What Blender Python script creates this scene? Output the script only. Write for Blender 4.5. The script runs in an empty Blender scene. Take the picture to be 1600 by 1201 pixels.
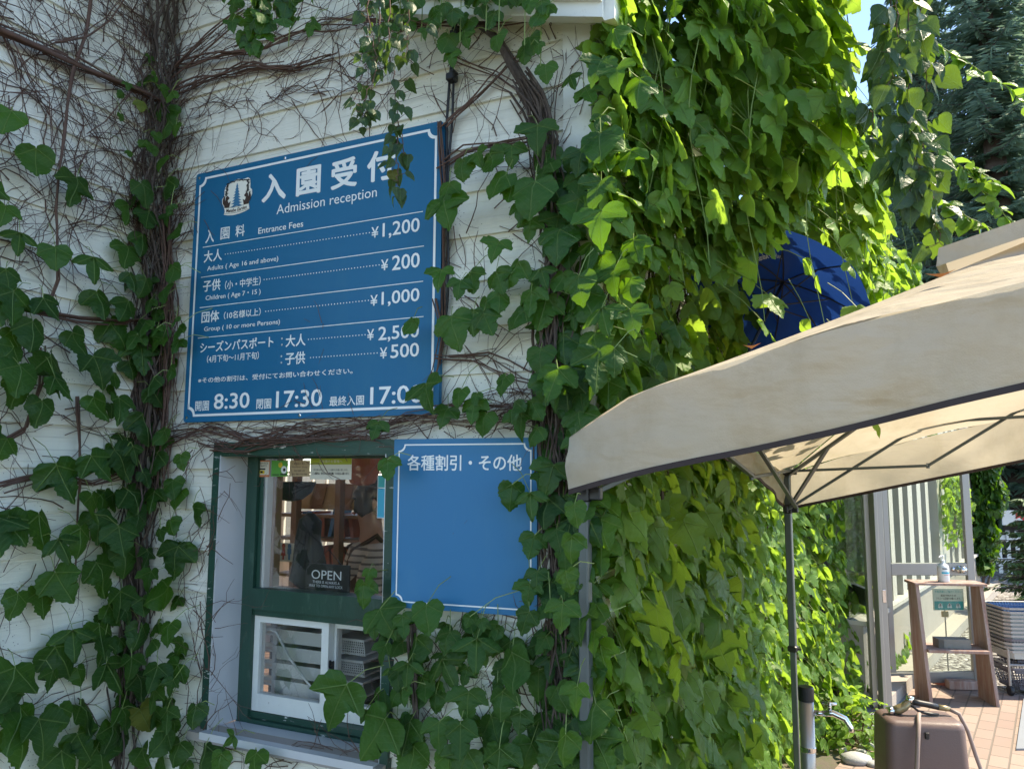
import bpy, bmesh, math, random
import numpy as np
from mathutils import Vector, Matrix

rad = math.radians
random.seed(7)
rng = np.random.default_rng(7)
SC = bpy.context.scene
COL = SC.collection

# ------------------------------------------------------------------ camera
CAM = Vector((0.0, 0.0, 1.6))
PITCH, ROLL, FPX = rad(6.6), rad(0.25), 1200.0
_fw = Vector((0, math.cos(PITCH), math.sin(PITCH)))
_up0 = Vector((0, -math.sin(PITCH), math.cos(PITCH)))
_rt0 = Vector((1, 0, 0))
RT = _rt0 * math.cos(ROLL) + _up0 * math.sin(ROLL)
UP = _up0 * math.cos(ROLL) - _rt0 * math.sin(ROLL)
cam_d = bpy.data.cameras.new('camera')
cam = bpy.data.objects.new('camera', cam_d)
COL.objects.link(cam)
M = Matrix((RT, UP, -_fw)).transposed().to_4x4()
M.translation = CAM
cam.matrix_world = M
cam_d.sensor_width = 36.0
cam_d.lens = 36.0 * FPX / 1600.0
cam_d.clip_start = 0.02
cam_d.clip_end = 2000.0
SC.camera = cam

# ------------------------------------------------------------------ sky, sun, exposure
SUN_EL, SUN_AZ = rad(54), rad(80)       # azimuth measured from +Y towards +X
sun_dir = Vector((math.sin(SUN_AZ) * math.cos(SUN_EL), math.cos(SUN_AZ) * math.cos(SUN_EL), math.sin(SUN_EL)))
W = bpy.data.worlds.new("World")
SC.world = W
W.use_nodes = True
wn, wl = W.node_tree.nodes, W.node_tree.links
sky = wn.new('ShaderNodeTexSky')
sky.sky_type = 'NISHITA'
sky.sun_disc = False
sky.sun_elevation = SUN_EL
sky.sun_rotation = SUN_AZ
sky.air_density = 0.85
sky.dust_density = 0.0
sky.altitude = 2500
sky.ozone_density = 3.0
bg = wn['Background']
bg.inputs[1].default_value = 0.15
wl.new(sky.outputs[0], bg.inputs[0])
sd = bpy.data.lights.new('sun', 'SUN')
sd.energy = 2.9
sd.angle = rad(0.55)
sd.color = (1.0, 0.94, 0.84)
so = bpy.data.objects.new('sun', sd)
COL.objects.link(so)
so.location = (6, 8, 14)
so.rotation_euler = (-sun_dir).to_track_quat('-Z', 'Y').to_euler()
SC.view_settings.view_transform = 'Standard'
SC.view_settings.look = 'None'
SC.view_settings.gamma = 1.0
SC.view_settings.use_curve_mapping = False
SC.view_settings.exposure = 2.0
SC.view_settings.use_white_balance = True          # the photograph is balanced for open shade
SC.view_settings.white_balance_temperature = 7900
SC.view_settings.white_balance_tint = 8
SC.cycles.use_denoising = True
SC.cycles.max_bounces = 8
SC.cycles.transparent_max_bounces = 12
SC.cycles.caustics_reflective = False
SC.cycles.caustics_refractive = False

# ------------------------------------------------------------------ planes of the place
def ray(px, py):
    return (_fw * 1.0 + RT * ((px - 800) / FPX) + UP * ((600.5 - py) / FPX))
def at(px, py, Y):
    r = ray(px, py)
    return CAM + r * (Y / r.y)
def hit(px, py, P, n):
    r = ray(px, py)
    return CAM + r * ((P - CAM).dot(n) / r.dot(n))
def ground(px, py, z=0.0):
    return hit(px, py, Vector((0, 0, z)), Vector((0, 0, 1)))

YAW = rad(-25.15)
FU = Vector((math.cos(YAW), math.sin(YAW), 0))      # along the front wall, to the right
FN = Vector((math.sin(YAW), -math.cos(YAW), 0))     # out of the front wall
O = at(693, 415, 2.4); O.z = 0
Z = Vector((0, 0, 1))
def fuv(px, py, d=0.0):
    p = hit(px, py, O + FN * d, FN) - O
    return p.dot(FU), p.z
UK = fuv(238, 600)[0]                                # inner corner
UC = fuv(917, 170)[0]                                # outer corner
K = O + FU * UK
C = O + FU * UC
def Fp(u, h, d=0.0): return O + FU * u + FN * d + Z * h
def Lp(s, h, d=0.0): return K + FN * s + FU * d + Z * h
def Sp(s, h, d=0.0): return C - FN * s + FU * d + Z * h
def luv(px, py, d=0.0):
    p = hit(px, py, K + FU * d, FU) - K
    return p.dot(FN), p.z
def suv(px, py, d=0.0):
    p = hit(px, py, C + FU * d, FU) - C
    return -p.dot(FN), p.z

# ------------------------------------------------------------------ objects
def tag(o, label=None, cat=None, group=None, kind=None):
    if label: o['label'] = label
    if cat: o['category'] = cat
    if group: o['group'] = group
    if kind: o['kind'] = kind
    return o
def thing(name, label, cat, loc, group=None, rz=0.0):
    o = bpy.data.objects.new(name, None)
    o.empty_display_size = 0.1
    COL.objects.link(o)
    o.location = loc
    o.rotation_euler = (0, 0, rz)
    return tag(o, label, cat, group)
def wmat(o):
    m = Matrix.Translation(o.location) @ o.rotation_euler.to_matrix().to_4x4()
    return (wmat(o.parent) @ m) if o.parent else m
def kids(o): return [c for c in list(COL.objects) if c.parent == o]
def dup(root, loc, rz, label, **kw):
    r = root.copy(); COL.objects.link(r)
    r.location = loc; r.rotation_euler = (0, 0, rz); r['label'] = label
    for ch in kids(root):
        c = ch.copy(); COL.objects.link(c); c.parent = r
        for g in kids(ch):
            d = g.copy(); COL.objects.link(d); d.parent = c
    return r

class MB:
    def __init__(self):
        self.v, self.f, self.uv = [], [], {}
    def vert(self, p, uv=None):
        self.v.append((p[0], p[1], p[2]))
        if uv: self.uv[len(self.v) - 1] = uv
        return len(self.v) - 1
    def poly(self, pts, uvs=None):
        ids = [self.vert(p, uvs[i] if uvs else None) for i, p in enumerate(pts)]
        self.f.append(ids); return ids
    def hexa(self, b, t):
        """b, t: 4 points each, same order"""
        n = len(b)
        i = [self.vert(p) for p in b] + [self.vert(p) for p in t]
        self.f.append(i[:n][::-1]); self.f.append(i[n:])
        for k in range(n):
            self.f.append([i[k], i[(k + 1) % n], i[n + (k + 1) % n], i[n + k]])
        return self
    def box(self, c, x, y, z, sx, sy, sz, bev=0.0):
        c, x, y, z = Vector(c), Vector(x), Vector(y), Vector(z)
        if bev <= 0:
            q = [(-1, -1), (1, -1), (1, 1), (-1, 1)]
            self.hexa([c + x * (a * sx / 2) + y * (b * sy / 2) - z * (sz / 2) for a, b in q],
                      [c + x * (a * sx / 2) + y * (b * sy / 2) + z * (sz / 2) for a, b in q])
            return self
        e = bev
        def ring(ix, iy, k):
            hx, hy = sx / 2 - ix, sy / 2 - iy
            q = [(-hx + e, -hy), (hx - e, -hy), (hx, -hy + e), (hx, hy - e), (hx - e, hy), (-hx + e, hy), (-hx, hy - e), (-hx, -hy + e)]
            return [self.vert(c + x * a + y * b + z * k) for a, b in q]
        R = [ring(e * .9, e * .9, -sz / 2), ring(0, 0, -sz / 2 + e), ring(0, 0, sz / 2 - e), ring(e * .9, e * .9, sz / 2)]
        self.f.append(R[0][::-1]); self.f.append(R[3])
        for a, b in zip(R, R[1:]):
            for k in range(8):
                self.f.append([a[k], a[(k + 1) % 8], b[(k + 1) % 8], b[k]])
        return self
    def bar(self, a, b, w, h=None, up=Z):
        a, b = Vector(a), Vector(b)
        d = (b - a); L = d.length; d.normalize()
        s = d.cross(Vector(up))
        if s.length < 1e-4: s = d.cross(Vector((1, 0, 0)))
        s.normalize(); u = s.cross(d)
        return self.box((a + b) / 2, d, s, u, L, w, h or w, min(w, h or w) * .12)
    def tube(self, pts, r0, r1=None, n=6, cap=True):
        pts = [Vector(p) for p in pts]
        if r1 is None: r1 = r0
        rs = r0 if isinstance(r0, (list, tuple)) else [r0 + (r1 - r0) * i / max(1, len(pts) - 1) for i in range(len(pts))]
        prev = None; ref = None
        for i, p in enumerate(pts):
            t = (pts[min(i + 1, len(pts) - 1)] - pts[max(i - 1, 0)])
            if t.length < 1e-7: t = Vector((0, 0, 1))
            t.normalize()
            if ref is None:
                ref = t.cross(Vector((.31, .2, .93)))
                if ref.length < .05: ref = t.cross(Vector((1, 0, 0)))
            s = ref - t * ref.dot(t)
            if s.length < 1e-6: s = t.orthogonal()
            s.normalize(); ref = s
            b = t.cross(s)
            ring = [self.vert(p + (s * math.cos(2 * math.pi * k / n) + b * math.sin(2 * math.pi * k / n)) * rs[i]) for k in range(n)]
            if prev:
                for k in range(n):
                    self.f.append([prev[k], prev[(k + 1) % n], ring[(k + 1) % n], ring[k]])
            elif cap: self.f.append(ring[::-1])
            prev = ring
        if cap: self.f.append(prev)
        return self
    def lathe(self, base, prof, n=16, ax=Z):
        base = Vector(base)
        return self.tube([base + Vector(ax) * h for r, h in prof], [max(r, 1e-4) for r, h in prof], n=n)
    def build(self, name, mat, parent=None, smooth=False, loc=None):
        me = bpy.data.meshes.new(name)
        V = np.array(self.v, dtype=float).reshape(-1, 3)
        if parent is not None:
            inv = np.array(wmat(parent).inverted())
            V = V @ inv[:3, :3].T + inv[:3, 3]
        elif loc is None and len(V):
            mn, mx = V.min(0), V.max(0)
            loc = Vector(((mn[0] + mx[0]) / 2, (mn[1] + mx[1]) / 2, mn[2]))
        if parent is None: V = V - np.array(loc)
        me.from_pydata(V.tolist(), [], self.f)
        if self.uv:
            ul = me.uv_layers.new(name='UVMap')
            li = np.zeros(len(me.loops), dtype=np.int32); me.loops.foreach_get('vertex_index', li)
            arr = np.array([self.uv.get(i, (0, 0)) for i in range(len(self.v))], dtype=float)
            ul.data.foreach_set('uv', arr[li].ravel())
        if smooth: me.polygons.foreach_set('use_smooth', [True] * len(me.polygons))
        if mat: me.materials.append(mat)
        me.update()
        o = bpy.data.objects.new(name, me)
        COL.objects.link(o)
        if parent is not None: o.parent = parent
        else: o.location = loc
        return o

# ------------------------------------------------------------------ materials
def nmat(name):
    m = bpy.data.materials.new(name); m.use_nodes = True
    nt = m.node_tree
    return m, nt, nt.nodes['Principled BSDF'], nt.nodes['Material Output']
def node(nt, typ, **kw):
    n = nt.nodes.new(typ)
    for k, v in kw.items():
        if k.startswith('i_'):
            n.inputs[int(k[2:]) if k[2:].isdigit() else k[2:].replace('_', ' ')].default_value = v
        else: setattr(n, k, v)
    return n
def math_(nt, op, a, b=None, c=None, clamp=False):
    n = nt.nodes.new('ShaderNodeMath'); n.operation = op; n.use_clamp = clamp
    for i, x in enumerate((a, b, c)):
        if x is None: continue
        if isinstance(x, (int, float)): n.inputs[i].default_value = x
        else: nt.links.new(x, n.inputs[i])
    return n.outputs[0]
def mix_(nt, fac, a, b, typ='MIX'):
    n = nt.nodes.new('ShaderNodeMix'); n.data_type = 'RGBA'; n.blend_type = typ
    for sock, x in ((n.inputs[0], fac), (n.inputs[6], a), (n.inputs[7], b)):
        if isinstance(x, (int, float)): sock.default_value = x
        elif isinstance(x, tuple): sock.default_value = x if len(x) == 4 else (*x, 1)
        else: nt.links.new(x, sock)
    return n.outputs[2]
def ramp_(nt, fac, stops):
    n = nt.nodes.new('ShaderNodeValToRGB')
    while len(n.color_ramp.elements) < len(stops): n.color_ramp.elements.new(.5)
    for e, (p, c) in zip(n.color_ramp.elements, stops):
        e.position = p; e.color = c if len(c) == 4 else (*c, 1)
    nt.links.new(fac, n.inputs[0])
    return n.outputs[0]
def coords(nt, scale=(1, 1, 1), kind='Object'):
    t = nt.nodes.new('ShaderNodeTexCoord'); m = nt.nodes.new('ShaderNodeMapping')
    m.inputs['Scale'].default_value = scale
    nt.links.new(t.outputs[kind], m.inputs[0])
    return m.outputs[0]
def noise_(nt, vec, scale, detail=4, rough=.55, dist=0.0):
    n = node(nt, 'ShaderNodeTexNoise')
    n.inputs['Scale'].default_value = scale; n.inputs['Detail'].default_value = detail
    n.inputs['Roughness'].default_value = rough; n.inputs['Distortion'].default_value = dist
    if vec is not None: nt.links.new(vec, n.inputs['Vector'])
    return n.outputs[0]
def bump_(nt, h, strength, dist=.01):
    n = node(nt, 'ShaderNodeBump'); n.inputs['Strength'].default_value = strength; n.inputs['Distance'].default_value = dist
    nt.links.new(h, n.inputs['Height']); return n.outputs[0]
def pm(name, col, rough=.5, metal=0.0, var=.18, scale=9.0, bump=.1, spec=.5, stretch=(1, 1, 1), col2=None, thr=(.55, .72), dist=.004):
    """painted / plain surface with mottling, optional second colour in patches (wear, dirt)"""
    m, nt, b, out = nmat(name)
    co = coords(nt, stretch)
    n1 = noise_(nt, co, scale, 5)
    c = mix_(nt, n1, tuple(max(0, x * (1 - var)) for x in col), tuple(min(1, x * (1 + var)) for x in col))
    if col2:
        n2 = noise_(nt, co, scale * 2.3, 8, .7)
        f = ramp_(nt, n2, [(thr[0], (0, 0, 0)), (thr[1], (1, 1, 1))])
        c = mix_(nt, f, c, col2)
    nt.links.new(c, b.inputs['Base Color'])
    r = math_(nt, 'MULTIPLY_ADD', n1, .25, rough - .12, clamp=True)
    nt.links.new(r, b.inputs['Roughness'])
    b.inputs['Metallic'].default_value = metal
    b.inputs['Specular IOR Level'].default_value = spec
    if bump > 0:
        nt.links.new(bump_(nt, noise_(nt, co, scale * 6, 5), bump, dist), b.inputs['Normal'])
    return m
def cloth_mat(name, col, trans, rough=.8, scale=3.0, bump=.25, stains=None):
    m, nt, b, out = nmat(name)
    co = coords(nt)
    n1 = noise_(nt, co, scale, 6, .6)
    c = mix_(nt, n1, tuple(x * .84 for x in col), tuple(min(1, x * 1.12) for x in col))
    if stains:
        f = ramp_(nt, noise_(nt, coords(nt, (1, 1, .35)), 5.0, 6, .7), [(.5, (0, 0, 0)), (.78, (1, 1, 1))])
        c = mix_(nt, f, c, stains)
    weave = noise_(nt, co, 260, 2)
    h = math_(nt, 'ADD', math_(nt, 'MULTIPLY', noise_(nt, coords(nt, (1, 1, 2.2)), 5, 3, .45, .15), 3.0), math_(nt, 'MULTIPLY', weave, .12))
    nb = bump_(nt, h, bump, .02)
    nt.links.new(c, b.inputs['Base Color']); b.inputs['Roughness'].default_value = rough
    b.inputs['Specular IOR Level'].default_value = .25
    nt.links.new(nb, b.inputs['Normal'])
    t = node(nt, 'ShaderNodeBsdfTranslucent'); nt.links.new(c, t.inputs[0])
    mx = node(nt, 'ShaderNodeMixShader'); mx.inputs[0].default_value = trans
    nt.links.new(b.outputs[0], mx.inputs[1]); nt.links.new(t.outputs[0], mx.inputs[2]); nt.links.new(mx.outputs[0], out.inputs[0])
    return m
def glass_mat(name, tint=(1, 1, 1), refl=1.0, dust=.03):
    m, nt, b, out = nmat(name)
    tr = node(nt, 'ShaderNodeBsdfTransparent'); tr.inputs[0].default_value = (*tint, 1)
    gl = node(nt, 'ShaderNodeBsdfGlossy'); gl.inputs['Roughness'].default_value = .02
    di = node(nt, 'ShaderNodeBsdfDiffuse'); di.inputs[0].default_value = (.6, .6, .58, 1)
    fr = node(nt, 'ShaderNodeFresnel'); fr.inputs[0].default_value = 1.5
    f = math_(nt, 'MULTIPLY', fr.outputs[0], refl, clamp=True)
    m1 = node(nt, 'ShaderNodeMixShader'); nt.links.new(f, m1.inputs[0])
    nt.links.new(tr.outputs[0], m1.inputs[1]); nt.links.new(gl.outputs[0], m1.inputs[2])
    m2 = node(nt, 'ShaderNodeMixShader')
    fd = math_(nt, 'MULTIPLY', noise_(nt, coords(nt), 14, 6, .7), dust * 2)
    nt.links.new(fd, m2.inputs[0]); nt.links.new(m1.outputs[0], m2.inputs[1]); nt.links.new(di.outputs[0], m2.inputs[2])
    nt.links.new(m2.outputs[0], out.inputs[0])
    return m
def siding_mat(name, col):
    m, nt, b, out = nmat(name)
    uv = coords(nt, (1, 1, 1), 'UV')
    def mp(s):
        q = nt.nodes.new('ShaderNodeMapping'); q.inputs['Scale'].default_value = s; nt.links.new(uv, q.inputs[0]); return q.outputs[0]
    g1 = noise_(nt, mp((1.1, 62, 1)), 1.0, 3, .5, .9)
    g2 = noise_(nt, mp((3.0, 150, 1)), 1.0, 3, .6, .5)
    gr = math_(nt, 'ADD', math_(nt, 'MULTIPLY', g1, .7), math_(nt, 'MULTIPLY', g2, .3))
    line = ramp_(nt, gr, [(.36, (1, 1, 1)), (.44, (0, 0, 0))])
    big = noise_(nt, mp((1.2, 1.6, 1)), 1.6, 5, .6)
    c = mix_(nt, big, tuple(x * .93 for x in col), tuple(min(1, x * 1.05) for x in col))
    stain = ramp_(nt, noise_(nt, mp((3.5, 1.0, 1)), 1.7, 6, .65), [(.5, (0, 0, 0)), (.75, (1, 1, 1))])
    c = mix_(nt, math_(nt, 'MULTIPLY', stain, .35), c, (.50, .47, .38))
    c = mix_(nt, math_(nt, 'MULTIPLY', line, .30), c, (.30, .29, .25))
    vo = node(nt, 'ShaderNodeTexVoronoi'); vo.inputs['Scale'].default_value = 95; nt.links.new(mp((1, 1.2, 1)), vo.inputs['Vector'])
    spot = math_(nt, 'LESS_THAN', vo.outputs['Distance'], .17)
    area = math_(nt, 'GREATER_THAN', noise_(nt, mp((1, 1, 1)), 4.5, 4, .7), .53)
    c = mix_(nt, math_(nt, 'MULTIPLY', math_(nt, 'MULTIPLY', spot, area), .8), c, (.10, .09, .075))
    nt.links.new(c, b.inputs['Base Color'])
    b.inputs['Roughness'].default_value = .62; b.inputs['Specular IOR Level'].default_value = .3
    nt.links.new(bump_(nt, gr, .75, .006), b.inputs['Normal'])
    return m
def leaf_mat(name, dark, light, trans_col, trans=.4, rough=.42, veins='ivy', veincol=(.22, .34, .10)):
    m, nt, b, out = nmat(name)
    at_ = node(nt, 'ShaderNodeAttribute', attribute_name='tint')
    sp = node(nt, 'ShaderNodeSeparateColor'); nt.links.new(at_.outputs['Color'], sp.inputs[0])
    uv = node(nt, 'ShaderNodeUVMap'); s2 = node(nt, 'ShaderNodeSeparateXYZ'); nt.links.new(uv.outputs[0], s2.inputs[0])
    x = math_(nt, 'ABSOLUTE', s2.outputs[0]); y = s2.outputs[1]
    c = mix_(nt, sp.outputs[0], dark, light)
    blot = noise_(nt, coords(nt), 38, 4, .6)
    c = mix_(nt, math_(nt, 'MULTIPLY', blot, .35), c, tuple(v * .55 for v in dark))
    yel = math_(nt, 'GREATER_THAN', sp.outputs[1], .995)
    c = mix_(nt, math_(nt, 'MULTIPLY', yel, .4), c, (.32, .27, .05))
    d0 = x
    pin = math_(nt, 'ABSOLUTE', math_(nt, 'SUBTRACT', math_(nt, 'FRACT', math_(nt, 'MULTIPLY', math_(nt, 'SUBTRACT', y, math_(nt, 'MULTIPLY', x, .8)), 6.0)), .5))
    pinv = math_(nt, 'LESS_THAN', pin, .05)
    if veins == 'ivy':
        nx, ny = .507, .862      # normal of the side vein from (0,0) to (.58,-.34)
        d1 = math_(nt, 'ABSOLUTE', math_(nt, 'ADD', math_(nt, 'MULTIPLY', x, nx), math_(nt, 'MULTIPLY', y, ny)))
        d0 = math_(nt, 'MINIMUM', d0, d1)
    vn = math_(nt, 'SUBTRACT', 1.0, math_(nt, 'MULTIPLY', d0, 40), clamp=True)
    vv = math_(nt, 'MAXIMUM', vn, math_(nt, 'MULTIPLY', pinv, .28))
    c = mix_(nt, math_(nt, 'MULTIPLY', vv, .65), c, veincol)
    nt.links.new(c, b.inputs['Base Color'])
    nt.links.new(math_(nt, 'MULTIPLY_ADD', sp.outputs[1], .22, rough - .12), b.inputs['Roughness']); b.inputs['Specular IOR Level'].default_value = .34
    h = math_(nt, 'SUBTRACT', noise_(nt, coords(nt), 70, 3), vv)
    nt.links.new(bump_(nt, h, .6, .008), b.inputs['Normal'])
    t = node(nt, 'ShaderNodeBsdfTranslucent')
    tc = mix_(nt, sp.outputs[0], tuple(v * .7 for v in trans_col), trans_col)
    tc = mix_(nt, math_(nt, 'MULTIPLY', vv, .35), tc, (.10, .16, .03))
    nt.links.new(tc, t.inputs[0])
    mx = node(nt, 'ShaderNodeMixShader'); mx.inputs[0].default_value = trans
    nt.links.new(b.outputs[0], mx.inputs[1]); nt.links.new(t.outputs[0], mx.inputs[2]); nt.links.new(mx.outputs[0], out.inputs[0])
    return m

MAT = dict(
    siding=siding_mat('white_siding_paint', (.80, .80, .71)),
    trimwhite=pm('white_trim_paint', (.72, .73, .67), .5, var=.08, bump=.15, col2=(.40, .38, .32), thr=(.6, .8)),
    green=pm('dark_green_paint', (.012, .060, .040), .42, var=.35, scale=14, bump=.3, stretch=(1, 1, .3), col2=(.045, .105, .075), thr=(.56, .7)),
    greenworn=pm('worn_green_paint', (.012, .060, .040), .45, var=.35, scale=16, bump=.4, stretch=(.5, .5, 2), col2=(.62, .63, .58), thr=(.62, .66)),
    sash=pm('worn_white_sash_paint', (.74, .76, .71), .5, var=.07, scale=20, bump=.25, col2=(.20, .17, .13), thr=(.68, .72)),
    alu=pm('pale_aluminium_sheet', (.60, .62, .64), .38, metal=.15, var=.06, bump=.05),
    shingle=pm('dark_roof_sheet', (.08, .075, .07), .7),
    blue1=pm('blue_sign_enamel', (.004, .132, .268), .40, var=.10, scale=2.5, bump=.03, spec=.20, stretch=(1, 1, .35), col2=(.014, .150, .270), thr=(.52, .8)),
    blue2=pm('mid_blue_sign_enamel', (.022, .172, .345), .40, var=.08, scale=2.5, bump=.03, spec=.22, stretch=(1, 1, .35), col2=(.040, .195, .350), thr=(.5, .8)),
    signwhite=pm('white_sign_print', (.80, .83, .82), .45, var=.04, bump=0),
    black=pm('black_plastic', (.012, .012, .014), .45, var=.2),
    bark=pm('vine_bark', (.085, .060, .048), .85, var=.55, scale=40, bump=.8, stretch=(1, 1, .2), col2=(.17, .13, .10), thr=(.5, .7), dist=.01),
    twig=pm('dry_twig', (.115, .064, .048), .85, var=.5, scale=25, bump=.3),
    stalk=pm('green_stalk', (.19, .26, .07), .55, var=.35, scale=12, bump=0),
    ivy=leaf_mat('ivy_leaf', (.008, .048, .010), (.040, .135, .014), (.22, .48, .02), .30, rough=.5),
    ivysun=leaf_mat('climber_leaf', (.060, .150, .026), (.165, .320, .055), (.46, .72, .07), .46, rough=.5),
    birch=leaf_mat('birch_leaf', (.018, .050, .022), (.050, .105, .035), (.24, .42, .04), .30, veins='pin'),
    round=leaf_mat('round_leaf', (.06, .14, .03), (.11, .22, .04), (.36, .60, .06), .42, veins='pin'),
    needle=cloth_mat('spruce_needles', (.16, .26, .18), .45, rough=.7, scale=1.6, bump=0, stains=(.22, .32, .26)),
    needle2=pm('young_conifer_needles', (.06, .12, .04), .6, var=.5, scale=3, bump=0),
    treebark=pm('spruce_bark', (.07, .055, .05), .9, var=.4),
    canvas=cloth_mat('beige_canopy_cloth', (.60, .535, .425), .44, bump=.7, stains=(.50, .435, .32)),
    hem=pm('dark_brown_hem', (.035, .020, .018), .7),
    tube=pm('grey_coated_tube', (.095, .115, .118), .38, metal=.3, var=.12, bump=.05),
    tubelight=pm('light_grey_tube', (.095, .115, .115), .4, metal=.3, var=.12, bump=.05),
    chrome=pm('chrome', (.72, .72, .72), .15, metal=1.0, var=.05, bump=0),
    bluecloth=cloth_mat('navy_umbrella_cloth', (.010, .048, .21), .25, rough=.5, bump=.1),
    pipe=pm('old_stainless_pipe', (.40, .36, .33), .38, metal=.7, var=.15, stretch=(1, 1, .2), bump=.05),
    hosebox=pm('faded_brown_plastic', (.125, .085, .080), .5, var=.08, scale=30, bump=.25),
    hose=pm('dusty_brown_hose', (.27, .21, .19), .6, var=.12),
    brass=pm('olive_brass', (.28, .23, .13), .35, metal=.5),
    wood=pm('weathered_red_wood', (.29, .165, .13), .75, var=.3, scale=10, stretch=(1, 1, .12), bump=.4, col2=(.40, .32, .29), thr=(.42, .66)),
    shelfwood=pm('interior_wood', (.28, .15, .085), .55, var=.25, scale=8, stretch=(1, 1, .15)),
    concrete=pm('pale_concrete', (.33, .30, .27), .85, var=.12, scale=5, bump=.35, col2=(.34, .31, .27), thr=(.5, .8)),
    concretedark=pm('grey_concrete_block', (.22, .21, .19), .9, var=.2, scale=18, bump=.6),
    slab=pm('blue_grey_slab', (.20, .22, .25), .75, var=.12, scale=6, bump=.2),
    doorframe=pm('old_aluminium_door', (.33, .315, .30), .42, metal=.45, var=.1, stretch=(1, 1, .2), bump=.05),
    doordark=pm('dark_door_rail', (.055, .06, .062), .4, metal=.3),
    batten=pm('chalky_white_batten', (.46, .44, .41), .7, var=.1, scale=6, stretch=(1, 1, .15), bump=.3, col2=(.36, .31, .28), thr=(.58, .75)),
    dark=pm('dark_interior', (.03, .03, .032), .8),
    glass=glass_mat('window_glass', (.95, .95, .94), .30, .004),
    doorglass=glass_mat('door_glass', (.88, .93, .90), .5, .002),
    roomwall=pm('room_plaster', (.70, .63, .58), .8, var=.06),
    roomfloor=pm('room_floorboards', (.20, .12, .08), .5),
    trayplastic=pm('milky_white_plastic', (.62, .66, .65), .4, var=.05, bump=0),
    greyplastic=pm('grey_basket_plastic', (.44, .45, .43), .45, var=.06, bump=0),
    stackplastic=pm('pale_grey_basket_rim', (.36, .36, .35), .5, var=.06, bump=0),
    basketdark=pm('violet_grey_basket', (.13, .125, .15), .5),
    basketblue=pm('blue_basket', (.055, .13, .27), .45),
    soil=pm('soil', (.10, .085, .065), .95, var=.4, scale=6, bump=.8, col2=(.06, .09, .03), thr=(.5, .7)),
    stone=pm('grey_stone', (.34, .35, .35), .8, var=.25, scale=12, bump=.6),
    fencewhite=pm('white_fence_paint', (.76, .76, .74), .55, var=.05),
    red=pm('red_print', (.55, .03, .03), .5, var=.05, bump=0),
    blueprint=pm('blue_print', (.08, .22, .42), .5, var=.05, bump=0),
    teal=pm('teal_print', (.02, .36, .36), .5, var=.08, bump=0),
    cyan=pm('cyan_poster', (.02, .42, .62), .5, var=.08, bump=0),
    yellow=pm('yellow_print', (.75, .55, .03), .5, var=.05, bump=0),
    lime=pm('lime_print', (.40, .45, .03), .5, var=.05, bump=0),
    leafgreen=pm('green_sticker', (.10, .38, .06), .5, var=.08, bump=0),
    tan=pm('tan_sticker', (.50, .36, .20), .5, var=.08, bump=0),
    cream=pm('cream_sticker', (.72, .70, .60), .5, var=.05, bump=0),
    orange=pm('orange_sticker', (.62, .20, .08), .5, var=.08, bump=0),
    skin=pm('skin', (.46, .27, .19), .5, var=.06, bump=0),
    hair=pm('black_hair', (.012, .010, .010), .45, var=.3, scale=60, stretch=(1, 1, .1), bump=.5),
    apron=pm('brown_apron', (.075, .035, .02), .8),
    fallen=pm('dead_leaf', (.42, .16, .05), .7, var=.3),
    dryleaf=pm('dry_tan_leaf', (.48, .36, .20), .7, var=.25),
    emblembrown=pm('emblem_brown', (.045, .022, .015), .5, var=.05, bump=0),
    emblemblue=pm('emblem_blue', (.02, .16, .30), .5, var=.05, bump=0),
    emblemwhite=pm('emblem_white', (.80, .79, .70), .5, var=.03, bump=0),
    bottle=pm('white_bottle_plastic', (.74, .78, .80), .35, var=.03, bump=0),
    redclay=pm('red_clay', (.45, .14, .09), .8),
    bagblack=pm('black_cloth', (.010, .010, .012), .8),
)
def stripes_mat():
    m, nt, b, out = nmat('striped_shirt')
    s = node(nt, 'ShaderNodeSeparateXYZ'); nt.links.new(coords(nt), s.inputs[0])
    f = math_(nt, 'GREATER_THAN', math_(nt, 'FRACT', math_(nt, 'MULTIPLY', s.outputs[2], 32)), .68)
    nt.links.new(mix_(nt, f, (.52, .50, .43), (.16, .15, .14)), b.inputs['Base Color']); b.inputs['Roughness'].default_value = .85
    return m
MAT['shirt'] = stripes_mat()
def paver_mat(ang):
    m, nt, b, out = nmat('pink_brick_pavers')
    t = node(nt, 'ShaderNodeTexCoord'); mp = node(nt, 'ShaderNodeMapping')
    mp.inputs['Rotation'].default_value = (0, 0, ang); nt.links.new(t.outputs['Object'], mp.inputs[0])
    br = node(nt, 'ShaderNodeTexBrick'); nt.links.new(mp.outputs[0], br.inputs['Vector'])
    br.inputs['Scale'].default_value = 1.0
    br.inputs['Brick Width'].default_value = .2; br.inputs['Row Height'].default_value = .1
    br.inputs['Mortar Size'].default_value = .0055; br.inputs['Mortar Smooth'].default_value = .2
    br.inputs['Color1'].default_value = (.225, .155, .132, 1); br.inputs['Color2'].default_value = (.295, .222, .190, 1)
    br.inputs['Mortar'].default_value = (.10, .085, .072, 1); br.inputs['Bias'].default_value = .1
    n1 = noise_(nt, mp.outputs[0], 2.2, 6, .65)
    c = mix_(nt, math_(nt, 'MULTIPLY', n1, .5), br.outputs[0], (.31, .245, .20))
    n2 = ramp_(nt, noise_(nt, mp.outputs[0], 40, 4, .7), [(.55, (0, 0, 0)), (.75, (1, 1, 1))])
    c = mix_(nt, math_(nt, 'MULTIPLY', n2, .4), c, (.25, .2, .16))
    nt.links.new(c, b.inputs['Base Color']); b.inputs['Roughness'].default_value = .85
    h = math_(nt, 'ADD', math_(nt, 'MULTIPLY', br.outputs[1], -1.0), math_(nt, 'MULTIPLY', n1, .2))
    nt.links.new(bump_(nt, h, .6, .006), b.inputs['Normal'])
    return m
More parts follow.
